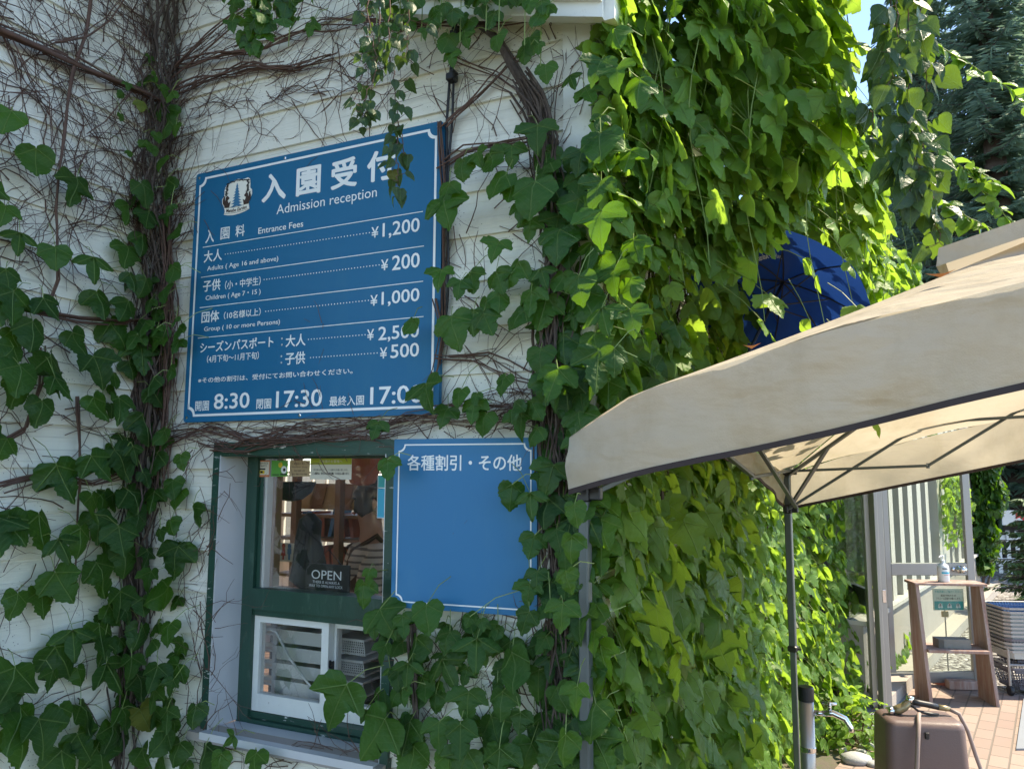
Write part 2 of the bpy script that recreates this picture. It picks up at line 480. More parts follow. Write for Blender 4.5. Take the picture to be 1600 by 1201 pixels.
def gravel_mat():
    m, nt, b, out = nmat('grey_gravel')
    co = coords(nt)
    vo = node(nt, 'ShaderNodeTexVoronoi'); vo.inputs['Scale'].default_value = 26; nt.links.new(co, vo.inputs['Vector'])
    s = node(nt, 'ShaderNodeSeparateColor'); nt.links.new(vo.outputs['Color'], s.inputs[0])
    c = ramp_(nt, s.outputs[0], [(0, (.13, .12, .115)), (.5, (.25, .235, .22)), (1, (.44, .42, .40))])
    c = mix_(nt, math_(nt, 'GREATER_THAN', vo.outputs['Distance'], .62), c, (.07, .06, .055))
    nt.links.new(c, b.inputs['Base Color']); b.inputs['Roughness'].default_value = .85
    nt.links.new(bump_(nt, math_(nt, 'MULTIPLY', vo.outputs['Distance'], -1.0), .9, .02), b.inputs['Normal'])
    return m
MAT['gravel'] = gravel_mat()

# ------------------------------------------------------------------ ground
def sheet(name, pts, z, mat):
    mb = MB(); mb.poly([Vector((p[0], p[1], z)) for p in pts])
    return tag(mb.build(name, mat, loc=Vector((0, 0, 0))), kind='structure')
sheet('ground', [(-400, -400), (400, -400), (400, 600), (-400, 600)], -.012, MAT['soil'])
VPX = 1640
PD = Vector(((VPX - 800) / FPX, 1, 0)).normalized()          # long direction of the paving
MAT['paver'] = paver_mat(math.atan2(PD.x, PD.y) - math.pi / 2)
MAT['paver'].name = 'pink_brick_pavers'
pav_end = ground(1470, 1068); g0 = ground(1395, 1108)
PR = Vector((PD.y, -PD.x, 0))
pe = (pav_end - g0).dot(PD)
sheet('paving', [(g0 - PR * .12 - PD * 2.6), (g0 + PR * 6 - PD * 5), (g0 + PR * 6 + PD * pe), (g0 - PR * .0 + PD * pe)], .0, MAT['paver'])
sheet('gravel', [(g0 + PD * (pe - .05) - PR * .2), (g0 + PD * (pe - .05) + PR * 9), (g0 + PD * 14 + PR * 9), (g0 + PD * 14 - PR * .2)], -.006, MAT['gravel'])

# ------------------------------------------------------------------ ticket office building
office = thing('ticket_office', 'white clapboard ticket office overgrown with climbers, green window in its front', 'building', O.copy())
def siding(fn, a0, a1, h0, h1, name, holes=(), step=.1455, phase=0.0):
    """lapped boards on plane fn(a,h,d): every board leans out at its foot"""
    mb = MB()
    hs = []
    k0 = math.floor((h0 - phase) / step)
    h = phase + k0 * step
    while h < h1:
        lo, hi = max(h, h0), min(h + step, h1)
        xs = [(a0, a1)]
        segs = []
        cuts = sorted({a0, a1, *[x for q in holes for x in q[:2] if a0 < x < a1]})
        ys = sorted({lo, hi, *[y for q in holes for y in q[2:] if lo < y < hi]})
        for ya, yb in zip(ys, ys[1:]):
            for xa, xb in zip(cuts, cuts[1:]):
                cx, cy = (xa + xb) / 2, (ya + yb) / 2
                if any(q[0] < cx < q[1] and q[2] < cy < q[3] for q in holes): continue
                da, db = .012 * (1 - (ya - h) / step), .012 * (1 - (yb - h) / step)
                mb.poly([fn(xa, ya, da), fn(xb, ya, da), fn(xb, yb, db), fn(xa, yb, db)], [(xa, ya), (xb, ya), (xb, yb), (xa, yb)])
                if abs(ya - h) < 1e-6:
                    mb.poly([fn(xa, ya, -.002), fn(xb, ya, -.002), fn(xb, ya, da), fn(xa, ya, da)], [(xa, ya), (xb, ya), (xb, ya + .003), (xa, ya + .003)])
        h += step
    return mb.build(name, MAT['siding'], office)
DW = .11                                                      # depth of the window reveal
wx0 = (fuv(339, 720)[0] + fuv(325, 1100)[0]) / 2
wx1 = fuv(613, 1150)[0]
wtop = fuv(381, 691)[1]
sill_h = (fuv(330, 1138)[1] + fuv(590, 1186)[1]) / 2
tr = .030                                                     # width of the outer casing
ox0, ox1, oy0, oy1 = wx0 + tr, wx1 - tr, sill_h, wtop - .045
phase = fuv(763, 93)[1]
EAVE = 3.12
uq = fuv(575, 5, .14)[0]
siding(Fp, UK, UC, phase + .1455 * 2, 4.1, 'wall', phase=phase)
siding(Fp, UK, UC, -.02, phase + .1455 * 2, 'wall', [(ox0, ox1, oy0, oy1)], phase=phase)
siding(Lp, -.03, 1.3, -.02, 4.2, 'wall', phase=phase)
siding(lambda a, h, d: K + FN * (1.3 + d) + FU * a + Z * h, -3.4, .0, -.02, 4.2, 'wall', phase=phase)
siding(Sp, .0, 6.3, -.02, 3.15, 'wall', phase=phase)
mb = MB()                                                     # corner board
mb.hexa([Fp(UC - .07, -.02, .012), Fp(UC + .018, -.02, .012), Fp(UC + .018, -.02, -.075), Fp(UC - .07, -.02, -.075)],
        [Fp(UC - .07, 3.10, .018), Fp(UC + .020, 3.10, .018), Fp(UC + .020, 3.10, -.075), Fp(UC - .07, 3.10, -.075)])
mb.build('corner_board', MAT['trimwhite'], office)
# roof: rake falls to the right; eave runs back along the side wall
SL = math.tan(rad(15.5))
fh = fuv(835, -3, .14)[1]; fu = fuv(835, 19, .14)[0]
def rake(u): return fh - (u - fu) * SL
mb = MB()
ue = UC + .09
uq = fuv(575, 5, .14)[0]                                      # the boarded eave begins here
for (lo, hi, d) in ((.0, .10, .14), (-.045, 0.0, .120)):
    mb.hexa([Fp(uq, rake(uq) + lo, d), Fp(ue, rake(ue) + lo, d), Fp(ue, rake(ue) + lo, d - .035), Fp(uq, rake(uq) + lo, d - .035)],
            [Fp(uq, rake(uq) + hi, d), Fp(ue, rake(ue) + hi, d), Fp(ue, rake(ue) + hi, d - .035), Fp(uq, rake(uq) + hi, d - .035)])
ee = rake(ue)
mb.hexa([Fp(ue - .002, ee - .045, .10), Fp(ue + .03, ee - .045, .10), Fp(ue + .03, ee - .045, -6.3), Fp(ue - .002, ee - .045, -6.3)],
        [Fp(ue - .002, ee + .09, .10), Fp(ue + .03, ee + .09, .10), Fp(ue + .03, ee + .09, -6.3), Fp(ue - .002, ee + .09, -6.3)])
mb.build('fascia', MAT['trimwhite'], office)
mb = MB()                                                     # soffit
mb.hexa([Fp(uq, rake(uq) - .012, .105), Fp(ue, ee - .012, .105), Fp(ue, ee - .012, -.02), Fp(uq, rake(uq) - .012, -.02)],
        [Fp(uq, rake(uq) - .002, .105), Fp(ue, ee - .002, .105), Fp(ue, ee - .002, -.02), Fp(uq, rake(uq) - .002, -.02)])
mb.build('soffit', MAT['trimwhite'], office)
mb = MB()
ul = UK - 4.2
def slope_slab(ua, ub, da, db):
    mb.hexa([Fp(ua, rake(ua) + .10, da), Fp(ub, rake(ub) + .10, da), Fp(ub, rake(ub) + .10, db), Fp(ua, rake(ua) + .10, db)],
            [Fp(ua, rake(ua) + .16, da), Fp(ub, rake(ub) + .16, da), Fp(ub, rake(ub) + .16, db), Fp(ua, rake(ua) + .16, db)])
slope_slab(uq, UC - .3, .2, -1.75)  # roof left open behind here, out of view, to bring daylight into the room
mb.hexa([Fp(ul, rake(ul) + .42, .35), Fp(uq + .05, rake(uq) + .42, .35), Fp(uq + .05, rake(uq) + .42, -1.75), Fp(ul, rake(ul) + .42, -1.75)],
        [Fp(ul, rake(ul) + .48, .35), Fp(uq + .05, rake(uq) + .48, .35), Fp(uq + .05, rake(uq) + .48, -1.75), Fp(ul, rake(ul) + .48, -1.75)])
slope_slab(UC - 1.0, UC - .3, -1.75, -3.75)
slope_slab(UC - .3, ue + .04, .2, -6.4)
mb.hexa([Lp(-.4, 4.10, .85), Lp(1.6, 4.10, .85), Lp(1.6, 4.7, -2.5), Lp(-.4, 4.7, -2.5)],
        [Lp(-.4, 4.16, .85), Lp(1.6, 4.16, .85), Lp(1.6, 4.76, -2.5), Lp(-.4, 4.76, -2.5)])  # unseen wing roof, its eave deepened to block sun from the left wall
mb.build('roof', MAT['shingle'], office)
# room behind the window
RX0, RX1, RD = UK - 2.6, UC - .10, -3.6
mb = MB()
mb.poly([Fp(RX0, .05, -.06), Fp(RX1, .05, -.06), Fp(RX1, .05, RD), Fp(RX0, .05, RD)])
mb.build('floor', MAT['roomfloor'], office)
mb = MB()
mb.poly([Fp(RX0, 2.6, -.06), Fp(RX1, 2.6, -.06), Fp(RX1, 2.6, -1.7), Fp(RX0, 2.6, -1.7)])  # ceiling cut short under the roof opening, added to brighten the room
for x in (RX0, RX1): mb.poly([Fp(x, .05, -.06), Fp(x, 2.6, -.06), Fp(x, 2.6, RD), Fp(x, .05, RD)])
mb.poly([Fp(RX0, .05, -.055), Fp(UK - .02, .05, -.055), Fp(UK - .02, 2.6, -.055), Fp(RX0, 2.6, -.055)])
bw = [(RX0 + .1, RX0 + 1.55, 0.80, 2.40), (RX0 + 1.75, RX1 - .2, 0.80, 2.40)]
xs = [RX0, bw[0][0], bw[0][1], bw[1][0], bw[1][1], RX1]
for i, (xa, xb) in enumerate(zip(xs, xs[1:])):
    if i in (1, 3):
        mb.poly([Fp(xa, .05, RD), Fp(xb, .05, RD), Fp(xb, .80, RD), Fp(xa, .80, RD)])
        mb.poly([Fp(xa, 2.40, RD), Fp(xb, 2.40, RD), Fp(xb, 2.6, RD), Fp(xa, 2.6, RD)])
    else: mb.poly([Fp(xa, .05, RD), Fp(xb, .05, RD), Fp(xb, 2.6, RD), Fp(xa, 2.6, RD)])
mb.build('room_lining', MAT['roomwall'], office)
mb = MB()                                                     # lattice of the back windows
for q in bw:
    n = 9
    for k in range(n + 1):
        x = q[0] + (q[1] - q[0]) * k / n
        mb.bar(Fp(x, q[2], RD), Fp(x, q[3], RD), .018, .03, FN)
    for k in range(9):
        h = q[2] + (q[3] - q[2]) * k / 8
        mb.bar(Fp(q[0], h, RD + .004), Fp(q[1], h, RD + .004), .014, .02)
mb.build('back_window_lattice', MAT['trimwhite'], office)

# window (part) with its pieces
mb = MB()
b0 = fuv(325, 1137)[1]
for x0, x1, y0, y1 in ((wx0, ox0, sill_h - .0, wtop), (ox1, wx1, sill_h - .10, wtop), (ox0, ox1, oy1, wtop)):
    mb.hexa([Fp(x0, y0, -.01), Fp(x1, y0, -.01), Fp(x1, y0, .024), Fp(x0, y0, .024)], [Fp(x0, y1, -.01), Fp(x1, y1, -.01), Fp(x1, y1, .024), Fp(x0, y1, .024)])
window = mb.build('window', MAT['greenworn'], office)
mb = MB()
mb.hexa([Fp(ox0 - .004, oy0, .022), Fp(ox0 + .004, oy0, .022), Fp(ox0 + .004, oy0, -DW), Fp(ox0 - .004, oy0, -DW)],
        [Fp(ox0 - .004, oy1 + .0, .022), Fp(ox0 + .004, oy1 + .0, .022), Fp(ox0 + .004, oy1, -DW), Fp(ox0 - .004, oy1, -DW)])
mb.build('reveal', MAT['alu'], window)
mb = MB()
mb.hexa([Fp(ox1 - .004, oy0, .022), Fp(ox1 + .004, oy0, .022), Fp(ox1 + .004, oy0, -DW), Fp(ox1 - .004, oy0, -DW)],
        [Fp(ox1 - .004, oy1 + .0, .022), Fp(ox1 + .004, oy1 + .0, .022), Fp(ox1 + .004, oy1, -DW), Fp(ox1 - .004, oy1, -DW)])
mb.build('reveal', MAT['alu'], window)
mb = MB()
mb.hexa([Fp(ox0, oy1 - .004, .020), Fp(ox1, oy1 - .004, .020), Fp(ox1, oy1 - .004, -DW), Fp(ox0, oy1 - .004, -DW)],
        [Fp(ox0, oy1 + .004, .020), Fp(ox1, oy1 + .004, .020), Fp(ox1, oy1 + .004, -DW), Fp(ox0, oy1 + .004, -DW)])
mb.build('head_lining', MAT['green'], window)
mb = MB()                                                     # sloping sill, aluminium sheet over stone
back = fuv(367, 1125, -DW)[1]
sl0, sl1 = wx0 - .03, wx1 - .005
mb.hexa([Fp(sl0, sill_h - .028, .055), Fp(sl1, sill_h - .028, .055), Fp(sl1, sill_h - .028, -.02), Fp(sl0, sill_h - .028, -.02)],
        [Fp(sl0, sill_h - .001, .055), Fp(sl1, sill_h - .001, .055), Fp(sl1, sill_h + .006, -.02), Fp(sl0, sill_h + .006, -.02)])
mb.build('sill_edge', MAT['concrete'], window)
mb = MB()
mb.hexa([Fp(ox0, sill_h - .02, .056), Fp(ox1, sill_h - .02, .056), Fp(ox1, back - .05, -DW - .02), Fp(ox0, back - .05, -DW - .02)],
        [Fp(ox0, sill_h + .004, .056), Fp(ox1, sill_h + .004, .056), Fp(ox1, back, -DW - .02), Fp(ox0, back, -DW - .02)])
mb.build('sill', MAT['alu'], window)
D = -DW
def iu(px, py, d=D): return fuv(px, py, d)[0]
def ih(px, py, d=D): return fuv(px, py, d)[1]
st0 = iu(405, 830)                                            # right edge of the left stile
hT0, hT1 = ih(464, 963), ih(464, 924)                         # transom
hU = ih(470, 716)                                             # upper pane top
hL0 = (ih(391, 1110) + ih(555, 1144)) / 2                     # bottom of the lower opening
lx0 = (iu(392, 980) + iu(387, 1100)) / 2
def fr(mb, x0, x1, y0, y1, d0, d1):
    mb.hexa([Fp(x0, y0, d0), Fp(x1, y0, d0), Fp(x1, y0, d1), Fp(x0, y0, d1)], [Fp(x0, y1, d0), Fp(x1, y1, d0), Fp(x1, y1, d1), Fp(x0, y1, d1)])
mb = MB()
fr(mb, ox0, st0 - .02, back - .01, oy1, D - .06, D)
fr(mb, st0 - .018, st0, hT1, oy1, D - .06, D - .014)
fr(mb, ox1 - .03, ox1, back - .01, oy1, D - .06, D)
fr(mb, st0 - .02, ox1 - .03, hU, oy1, D - .06, D - .002)
mb.build('frame', MAT['green'], window)
mb = MB()
fr(mb, st0 - .02, ox1 - .03, hT0 + .012, hT1, D - .06, D + .006)
fr(mb, st0 - .02, ox1 - .03, hT0 - .012, hT0 + .011, D - .06, D - .008)
mb.build('transom', MAT['green'], window)
mb = MB()
fr(mb, st0 - .02, ox1 - .03, back - .01, hL0 - .022, D - .06, D + .002)
fr(mb, st0 - .02, ox1 - .03, hL0 - .021, hL0, D - .06, D - .014)
fr(mb, st0 - .02, lx0 - .002, hL0, hT0 - .012, D - .06, D - .016)
mb.build('bottom_rail', MAT['greenworn'], window)
# white stop and wooden edge inside the upper pane
mb = MB(); fr(mb, st0 + .001, st0 + .012, hT1, hU, D - .05, D - .02); mb.build('pane_stop', MAT['sash'], window)
mb = MB(); fr(mb, st0 + .007, st0 + .022, hT1, hU, D - .09, D - .051); mb.build('inner_post', MAT['shelfwood'], window)
mb = MB(); fr(mb, st0 + .0005, ox1 - .031, hT1, hU, D - .0175, D - .0135); mb.build('upper_pane', MAT['glass'], window)
cx0, cx1 = iu(497, 1000), iu(508, 1000)
rx1 = ox1 - .032
hS = hT0 - .014
def sash(x0, x1, dd, wl_, wr_):
    mb = MB()
    fr(mb, x0, x0 + wl_, hL0 + .002, hS, dd - .03, dd)
    fr(mb, x1 - wr_, x1, hL0 + .002, hS, dd - .03, dd)
    fr(mb, x0 + wl_, x1 - wr_, hS - .022, hS, dd - .03, dd - .001)
    fr(mb, x0 + wl_, x1 - wr_, hL0 + .002, hL0 + .062, dd - .03, dd - .001)
    mb.build('sash', MAT['sash'], window)
    mb = MB(); fr(mb, x0 + wl_, x1 - wr_, hL0 + .062, hS - .022, dd - .017, dd - .013); mb.build('lower_pane', MAT['glass'], window)
sash(lx0, cx1, D - .018, .026, .030)
sash(cx1 - .012, rx1, D - .052, .020, .022)
mb = MB()
lk = Fp(iu(519, 1045, D - .05), ih(519, 1045, D - .05), D - .045)
mb.box(lk, FU, FN, Z, .014, .02, .06, .003); mb.box(lk + FN * .012 + Z * .004, FU, FN, Z, .026, .012, .016, .003)
mb.bar(lk + FN * .014, lk + FN * .02 + Z * .035 + FU * .01, .008)
mb.build('latch', MAT['black'], window)

# ------------------------------------------------------------------ writing
_tc = {}
def glyphs(s, bold=0.0):
    k = (s, bold)
    if k not in _tc:
        c = bpy.data.curves.new('t', 'FONT'); c.body = s; c.offset = bold; c.resolution_u = 3
        o = bpy.data.objects.new('t', c); COL.objects.link(o)
        bpy.context.view_layer.update()
        me = bpy.data.meshes.new_from_object(o.evaluated_get(bpy.context.evaluated_depsgraph_get()))
        V = np.array([v.co[:2] for v in me.vertices]); F = [list(p.vertices) for p in me.polygons]
        bpy.data.objects.remove(o); bpy.data.curves.remove(c); bpy.data.meshes.remove(me)
        mn, mx = V.min(0), V.max(0)
        _tc[k] = ((V - mn) / np.maximum(mx - mn, 1e-6), F, (mx - mn))
    return _tc[k]
def put_text(mb, s, P, a0, b0, a1, b1, bold=0.0):
    """fit the ink of s in the rectangle a0..a1, b0..b1 of the surface P(a,b)"""
    V, F, sz = glyphs(s)
    dx, dy = bold * .8 / sz[0], bold * .8 / sz[1]
    nn = (P(a0, b1) - P(a0, b0)).cross(P(a1, b0) - P(a0, b0)).normalized() * -.00012
    for k, (ox, oy) in enumerate(((0, 0), (1, .5), (-1, .5), (1, -.5), (-1, -.5), (0, 1), (0, -1)) if bold > .004 else ((0, 0),)):
        i0 = len(mb.v)
        for x, y in V:
            xx, yy = dx + (1 - 2 * dx) * x + ox * dx, dy + (1 - 2 * dy) * y + oy * dy
            mb.vert(P(a0 + (a1 - a0) * xx, b0 + (b1 - b0) * yy) - nn * k)
        mb.f += [[i + i0 for i in f] for f in F]
def text_w(s, h): 
    V, F, sz = glyphs(s); return h * sz[0] / sz[1]
def homog(q):
    """pixel quad (tl,tr,br,bl) -> unit square (a right, b up)"""
    A = []
    for (x, y), (a, b) in zip(q, ((0, 1), (1, 1), (1, 0), (0, 0))):
        A.append([x, y, 1, 0, 0, 0, -a * x, -a * y, a]); A.append([0, 0, 0, x, y, 1, -b * x, -b * y, b])
    A = np.array(A, float); h = np.linalg.solve(A[:, :8], A[:, 8]); H = np.append(h, 1).reshape(3, 3)
    def f(x, y):
        v = H @ (x, y, 1); return v[0] / v[2], v[1] / v[2]
    return f
def disc(mb, c, r, x, y, n=10):
    mb.poly([c + x * (r * math.cos(2 * math.pi * k / n)) + y * (r * math.sin(2 * math.pi * k / n)) for k in range(n)])
def notch_border(P, w, h, ins, th, nr):
    """thin frame line with concave corners, in metres"""
    mb = MB()
    def path(i, r):
        pts = []
        for cx, cy, a0 in ((i, h - i, 0), (w - i, h - i, -90), (w - i, i, -180), (i, i, -270)):
            for k in range(7):
                a = rad(a0 - 90 * k / 6) if 0 else rad(a0 - 90 + 90 * k / 6)
                pts.append((cx + r * math.cos(a), cy + r * math.sin(a)))
        return pts
    # walk: top-left corner goes from below to right of the corner
    A, B = path(ins, nr), path(ins + th, nr)
    n = len(A)
    for k in range(n):
        a, b, c, d = A[k], A[(k + 1) % n], B[(k + 1) % n], B[k]
        mb.poly([P(*a), P(*b), P(*c), P(*d)])
    return mb

# ------------------------------------------------------------------ admission sign
q1 = [(304, 272), (693, 189.6), (684.5, 645.5), (289.6, 660.8)]
H1 = homog(q1)
sg = .035
cs = [fuv(x, y, sg) for x, y in q1]
s_u0, s_u1 = (cs[0][0] + cs[3][0]) / 2, (cs[1][0] + cs[2][0]) / 2
s_h0, s_h1 = (cs[2][1] + cs[3][1]) / 2, (cs[0][1] + cs[1][1]) / 2
SW, SH = s_u1 - s_u0, s_h1 - s_h0
def S1(a, b, d=0.0): return Fp(s_u0 + a * SW, s_h0 + b * SH, sg + d)
sign = thing('fee_sign', 'large blue admission board with white fee list, mounted high on the white wall', 'sign', S1(.5, 0))
def rounded(mb, P, w, h, r, d0, d1):
    pts = []
    for cx, cy, a0 in ((w - r, h - r, 0), (r, h - r, 90), (r, r, 180), (w - r, r, 270)):
        for k in range(5):
            a = rad(a0 + 90 * k / 4); pts.append((cx + r * math.cos(a), cy + r * math.sin(a)))
    mb.hexa([P(x, y, d0) for x, y in pts], [P(x, y, d1) for x, y in pts])
    return mb
S1m = lambda x, y, d=0.0: S1(x / SW, y / SH, d)
rounded(MB(), S1m, SW, SH, .012, -.018, 0).build('panel', MAT['blue1'], sign)
notch_border(lambda x, y: S1m(x, y, .0012), SW, SH, .020, .0085, .028).build('border_line', MAT['signwhite'], sign)
mb = MB()
def z1(x, y): return H1(280 + x / 3.63636, 180 + y / 3.63636)
def z2(x, y): return H1(280 + x / 3.63636, 440 + y / 3.63636)
def put(z, s, ll, ur, bold=0.012):
    a0, b0 = z(*ll); a1, b1 = z(*ur)
    put_text(mb, s, lambda a, b: S1(a, b, .0014), a0, b0, a1, b1, bold)
for s, ll, ur in (('入', (466, 505), (610, 316)), ('園', (663, 470), (808, 280)), ('受', (862, 435), (1017, 232)), ('付', (1068, 395), (1232, 186))):
    put(z1, s, ll, ur, .034)
T1 = [('Admission reception', (553, 588), (1128, 413), .004), ('入', (145, 735), (197, 650), .02), ('園', (232, 714), (286, 637), .014), ('料', (318, 700), (373, 623), .018),
      ('Entrance Fees', (450, 682), (708, 604), .01), ('大人', (138, 846), (245, 762), .02), ('¥', (1095, 708), (1137, 640), .012), ('1,200', (1158, 714), (1370, 590), .014),
      ('Adults ( Age 16 and above)', (158, 900), (567, 806), .01), ('子供', (135, 1013), (238, 934), .02), ('（小・中学生）', (262, 999), (468, 922), .014),
      ('¥', (1150, 893), (1192, 826), .012), ('200', (1212, 893), (1370, 788), .014), ('Children ( Age 7・15 )', (152, 1068), (468, 994), .01)]
for t in T1: put(z1, *t)
T2 = [('団体', (130, 244), (233, 168), .02), ('（10名様以上）', (258, 223), (470, 156), .014), ('¥', (1090, 147), (1132, 82), .012), ('1,000', (1153, 152), (1368, 43), .014),
      ('Group ( 10 or more Persons)', (146, 298), (580, 220), .01), ('シーズンパスポート', (125, 412), (545, 314), .02), ('（4月下旬～11月下旬）', (165, 469), (462, 402), .014),
      ('大人', (612, 379), (727, 300), .02), ('¥', (1072, 340), (1112, 275), .012), ('2,500', (1135, 352), (1365, 243), .014), ('子供', (610, 479), (725, 400), .02),
      ('¥', (1144, 442), (1186, 377), .012), ('500', (1204, 440), (1365, 350), .014), ('※その他の割引は、受付にてお問い合わせください。', (116, 583), (993, 492), .016),
      ('開園', (102, 739), (182, 680), .014), ('8:30', (208, 729), (413, 630), .016), ('閉園', (450, 726), (535, 666), .014), ('17:30', (560, 719), (822, 610), .016),
      ('最終入園', (862, 708), (1057, 643), .014), ('17:00', (1090, 698), (1385, 583), .016)]
for t in T2: put(z2, *t)
def dots(z, p, q, n, r=.0022):
    (a0, b0), (a1, b1) = z(*p), z(*q)
    for k in range(n):
        t = k / (n - 1); disc(mb, S1(a0 + (a1 - a0) * t, b0 + (b1 - b0) * t, .0014), r, FU, Z, 8)
dots(z1, (262, 797), (1085, 677), 51); dots(z1, (487, 942), (1140, 860), 41); dots(z2, (498, 177), (1080, 115), 36)
dots(z2, (742, 335), (1062, 308), 20); dots(z2, (755, 437), (1130, 410), 23)
for p in ((592, 330), (592, 365), (590, 430), (590, 465)): dots(z2, p, p, 2, .0038)
def rule(z, p, q, t=.0026):
    (a0, b0), (a1, b1) = z(*p), z(*q); b = (b0 + b1) / 2; e = t / SH / 2
    mb.poly([S1(a0, b - e, .0014), S1(a1, b - e, .0014), S1(a1, b + e, .0014), S1(a0, b + e, .0014)])
rule(z1, (132, 755), (1388, 560)); rule(z1, (125, 926), (1393, 757)); rule(z1, (120, 1098), (1388, 957)); rule(z2, (112, 325), (1390, 210))
mb.build('lettering', MAT['signwhite'], sign)
# emblem
ea0, eb0 = z1(236, 585); ea1, eb1 = z1(416, 345)
def E(x, y, d): return S1(ea0 + (ea1 - ea0) * x, eb0 + (eb1 - eb0) * y, d)
def epoly(mb, pts, d): 
    mb.poly([E(x, y, d) for x, y in pts])
mb = MB()
sil = [(.10, .20), (.06, .30), (.01, .38), (.00, .50), (.07, .58), (.07, .74), (.10, .84), (.16, .90), (.25, .91), (.33, .95), (.43, .98), (.50, 1.0), (.57, .98), (.66, .96), (.74, .96), (.84, .98),
       (.91, .93), (.93, .80), (.93, .68), (.99, .62), (1.0, .50), (.95, .40), (.90, .28), (.93, .10), (.80, .05), (.60, .015), (.40, .0), (.22, .02), (.08, .06), (.11, .13)]
c0 = (.5, .5)
ids = [mb.vert(E(x, y, .0014)) for x, y in sil]; ic = mb.vert(E(.5, .5, .0014))
for k in range(len(ids)): mb.f.append([ids[k], ids[(k + 1) % len(ids)], ic])
emb = mb.build('emblem', MAT['emblemwhite'], sign)
mb = MB()
for k in range(8):
    y = .24 + k * .078; w = .21 * (1 - k / 8.6)
    for sx in (-1, 1):
        epoly(mb, [(.5, y + .10), (.5, y), (.5 + sx * w * .5, y - .022), (.5 + sx * w, y - .012 + .01 * (k % 2)), (.5 + sx * w * .62, y + .02), (.5 + sx * w * .3, y + .065)], .0022 + k * .00012)
mb.build('spruce_figure', MAT['emblemblue'], emb)
mb = MB()
for sx in (-1, 1):
    mb = MB()
    f = lambda x, y: (.5 + sx * x, y)
    epoly(mb, [f(.24, .24), f(.40, .24), f(.42, .34), f(.38, .46), f(.31, .45), f(.27, .36), f(.20, .40), f(.22, .32)][::sx], .0022)
    epoly(mb, [f(.30, .44), f(.38, .45), f(.37, .54), f(.31, .57), f(.25, .51), f(.24, .49)][::sx], .0024)
    epoly(mb, [f(.38, .27), f(.46, .36), f(.47, .47), f(.44, .55), f(.47, .58), f(.40, .57), f(.39, .45)][::sx], .0026)
    mb.build('squirrel_figure', MAT['emblembrown'], emb)
mb = MB()
r2 = random.Random(3)
for k in range(64):
    t = k / 63
    if t < .35: x, y = .12 + .06 * r2.random() , .58 + .95 * t
    elif t > .65: x, y = .88 - .06 * r2.random(), .58 + .95 * (1 - t)
    else: x, y = .12 + .76 * (t - .35) / .3, .88 + .06 * math.sin((t - .35) / .3 * math.pi) + .03 * r2.random()
    a = r2.random() * 6.28; L = .035 + .03 * r2.random()
    dx, dy = math.cos(a), math.sin(a)
    epoly(mb, [(x - dx * L, y - dy * L * .8), (x + dy * .016, y - dx * .016), (x + dx * L, y + dy * L * .8), (x - dy * .016, y + dx * .016)], .0022 + k * .00001)
mb.build('branch_wreath', MAT['black'], emb)
mb = MB()
def rib(a, y0): return y0 + .055 * (2 * a - 1) ** 2 + .02 * (a - .5)
for y0, th in ((.215, .008), (.055, .008)):
    for k in range(10):
        a, b = .09 + .82 * k / 10, .09 + .82 * (k + 1) / 10
        epoly(mb, [(a, rib(a, y0)), (b, rib(b, y0)), (b, rib(b, y0) + th), (a, rib(a, y0) + th)], .0022)
V, F, _ = glyphs('Manabe Garden', .02)
i0 = len(mb.v)
for x, y in V:
    a = .16 + .68 * x; mb.vert(E(a + .012 * y, rib(a, .09) + .10 * y, .0022))
mb.f += [[i + i0 for i in f] for f in F]
mb.build('ribbon_writing', MAT['emblembrown'], emb)
mb = MB()
for a, b in ((.015, .982), (.985, .982), (.40, .988), (.5, .012), (.015, .018), (.985, .018)): mb.lathe(S1(a, b, -.001), [(.0055, 0), (.0055, .002), (.002, .003)], 10, FN)
mb.build('screws', MAT['chrome'], sign)

# ------------------------------------------------------------------ second sign
q2 = [(616.5, 686), (839.8, 683), (838, 963), (610.5, 948.5)]
H2 = homog(q2)
Y2 = rad(-19.8)
U2 = Vector((math.cos(Y2), math.sin(Y2), 0)); N2 = Vector((math.sin(Y2), -math.cos(Y2), 0))
P2 = Fp(*fuv(611, 820, .070), .070)
h2 = [hit(x, y, P2, N2) for x, y in q2]
w2 = ((h2[1] - h2[0]).dot(U2) + (h2[2] - h2[3]).dot(U2)) / 2
t2 = (h2[0].z + h2[1].z) / 2; b2 = (h2[2].z + h2[3].z) / 2
l2 = ((h2[0] - P2).dot(U2) + (h2[3] - P2).dot(U2)) / 2
HH2 = t2 - b2
def S2m(x, y, d=0.0): return Vector((P2.x, P2.y, 0)) + U2 * (l2 + x) + N2 * d + Z * (b2 + y)
sign2 = thing('notice_board', 'smaller plain blue board headed with one white line, empty below, beside the green window', 'sign', S2m(w2 / 2, 0))
rounded(MB(), S2m, w2, HH2, .004, -.012, 0).build('panel', MAT['blue2'], sign2)
notch_border(lambda x, y: S2m(x, y, .0012), w2, HH2, .016, .0042, .020).build('border_line', MAT['signwhite'], sign2)
mb = MB()
a0, b0_ = H2(560 + 288 / 3.753, 660 + 283 / 3.753); a1, b1_ = H2(560 + 962 / 3.753, 660 + 186 / 3.753)
put_text(mb, '各種割引・その他', lambda a, b: S2m(a * w2, b * HH2, .0014), a0, b0_, a1, b1_, .018)
mb.build('lettering', MAT['signwhite'], sign2)

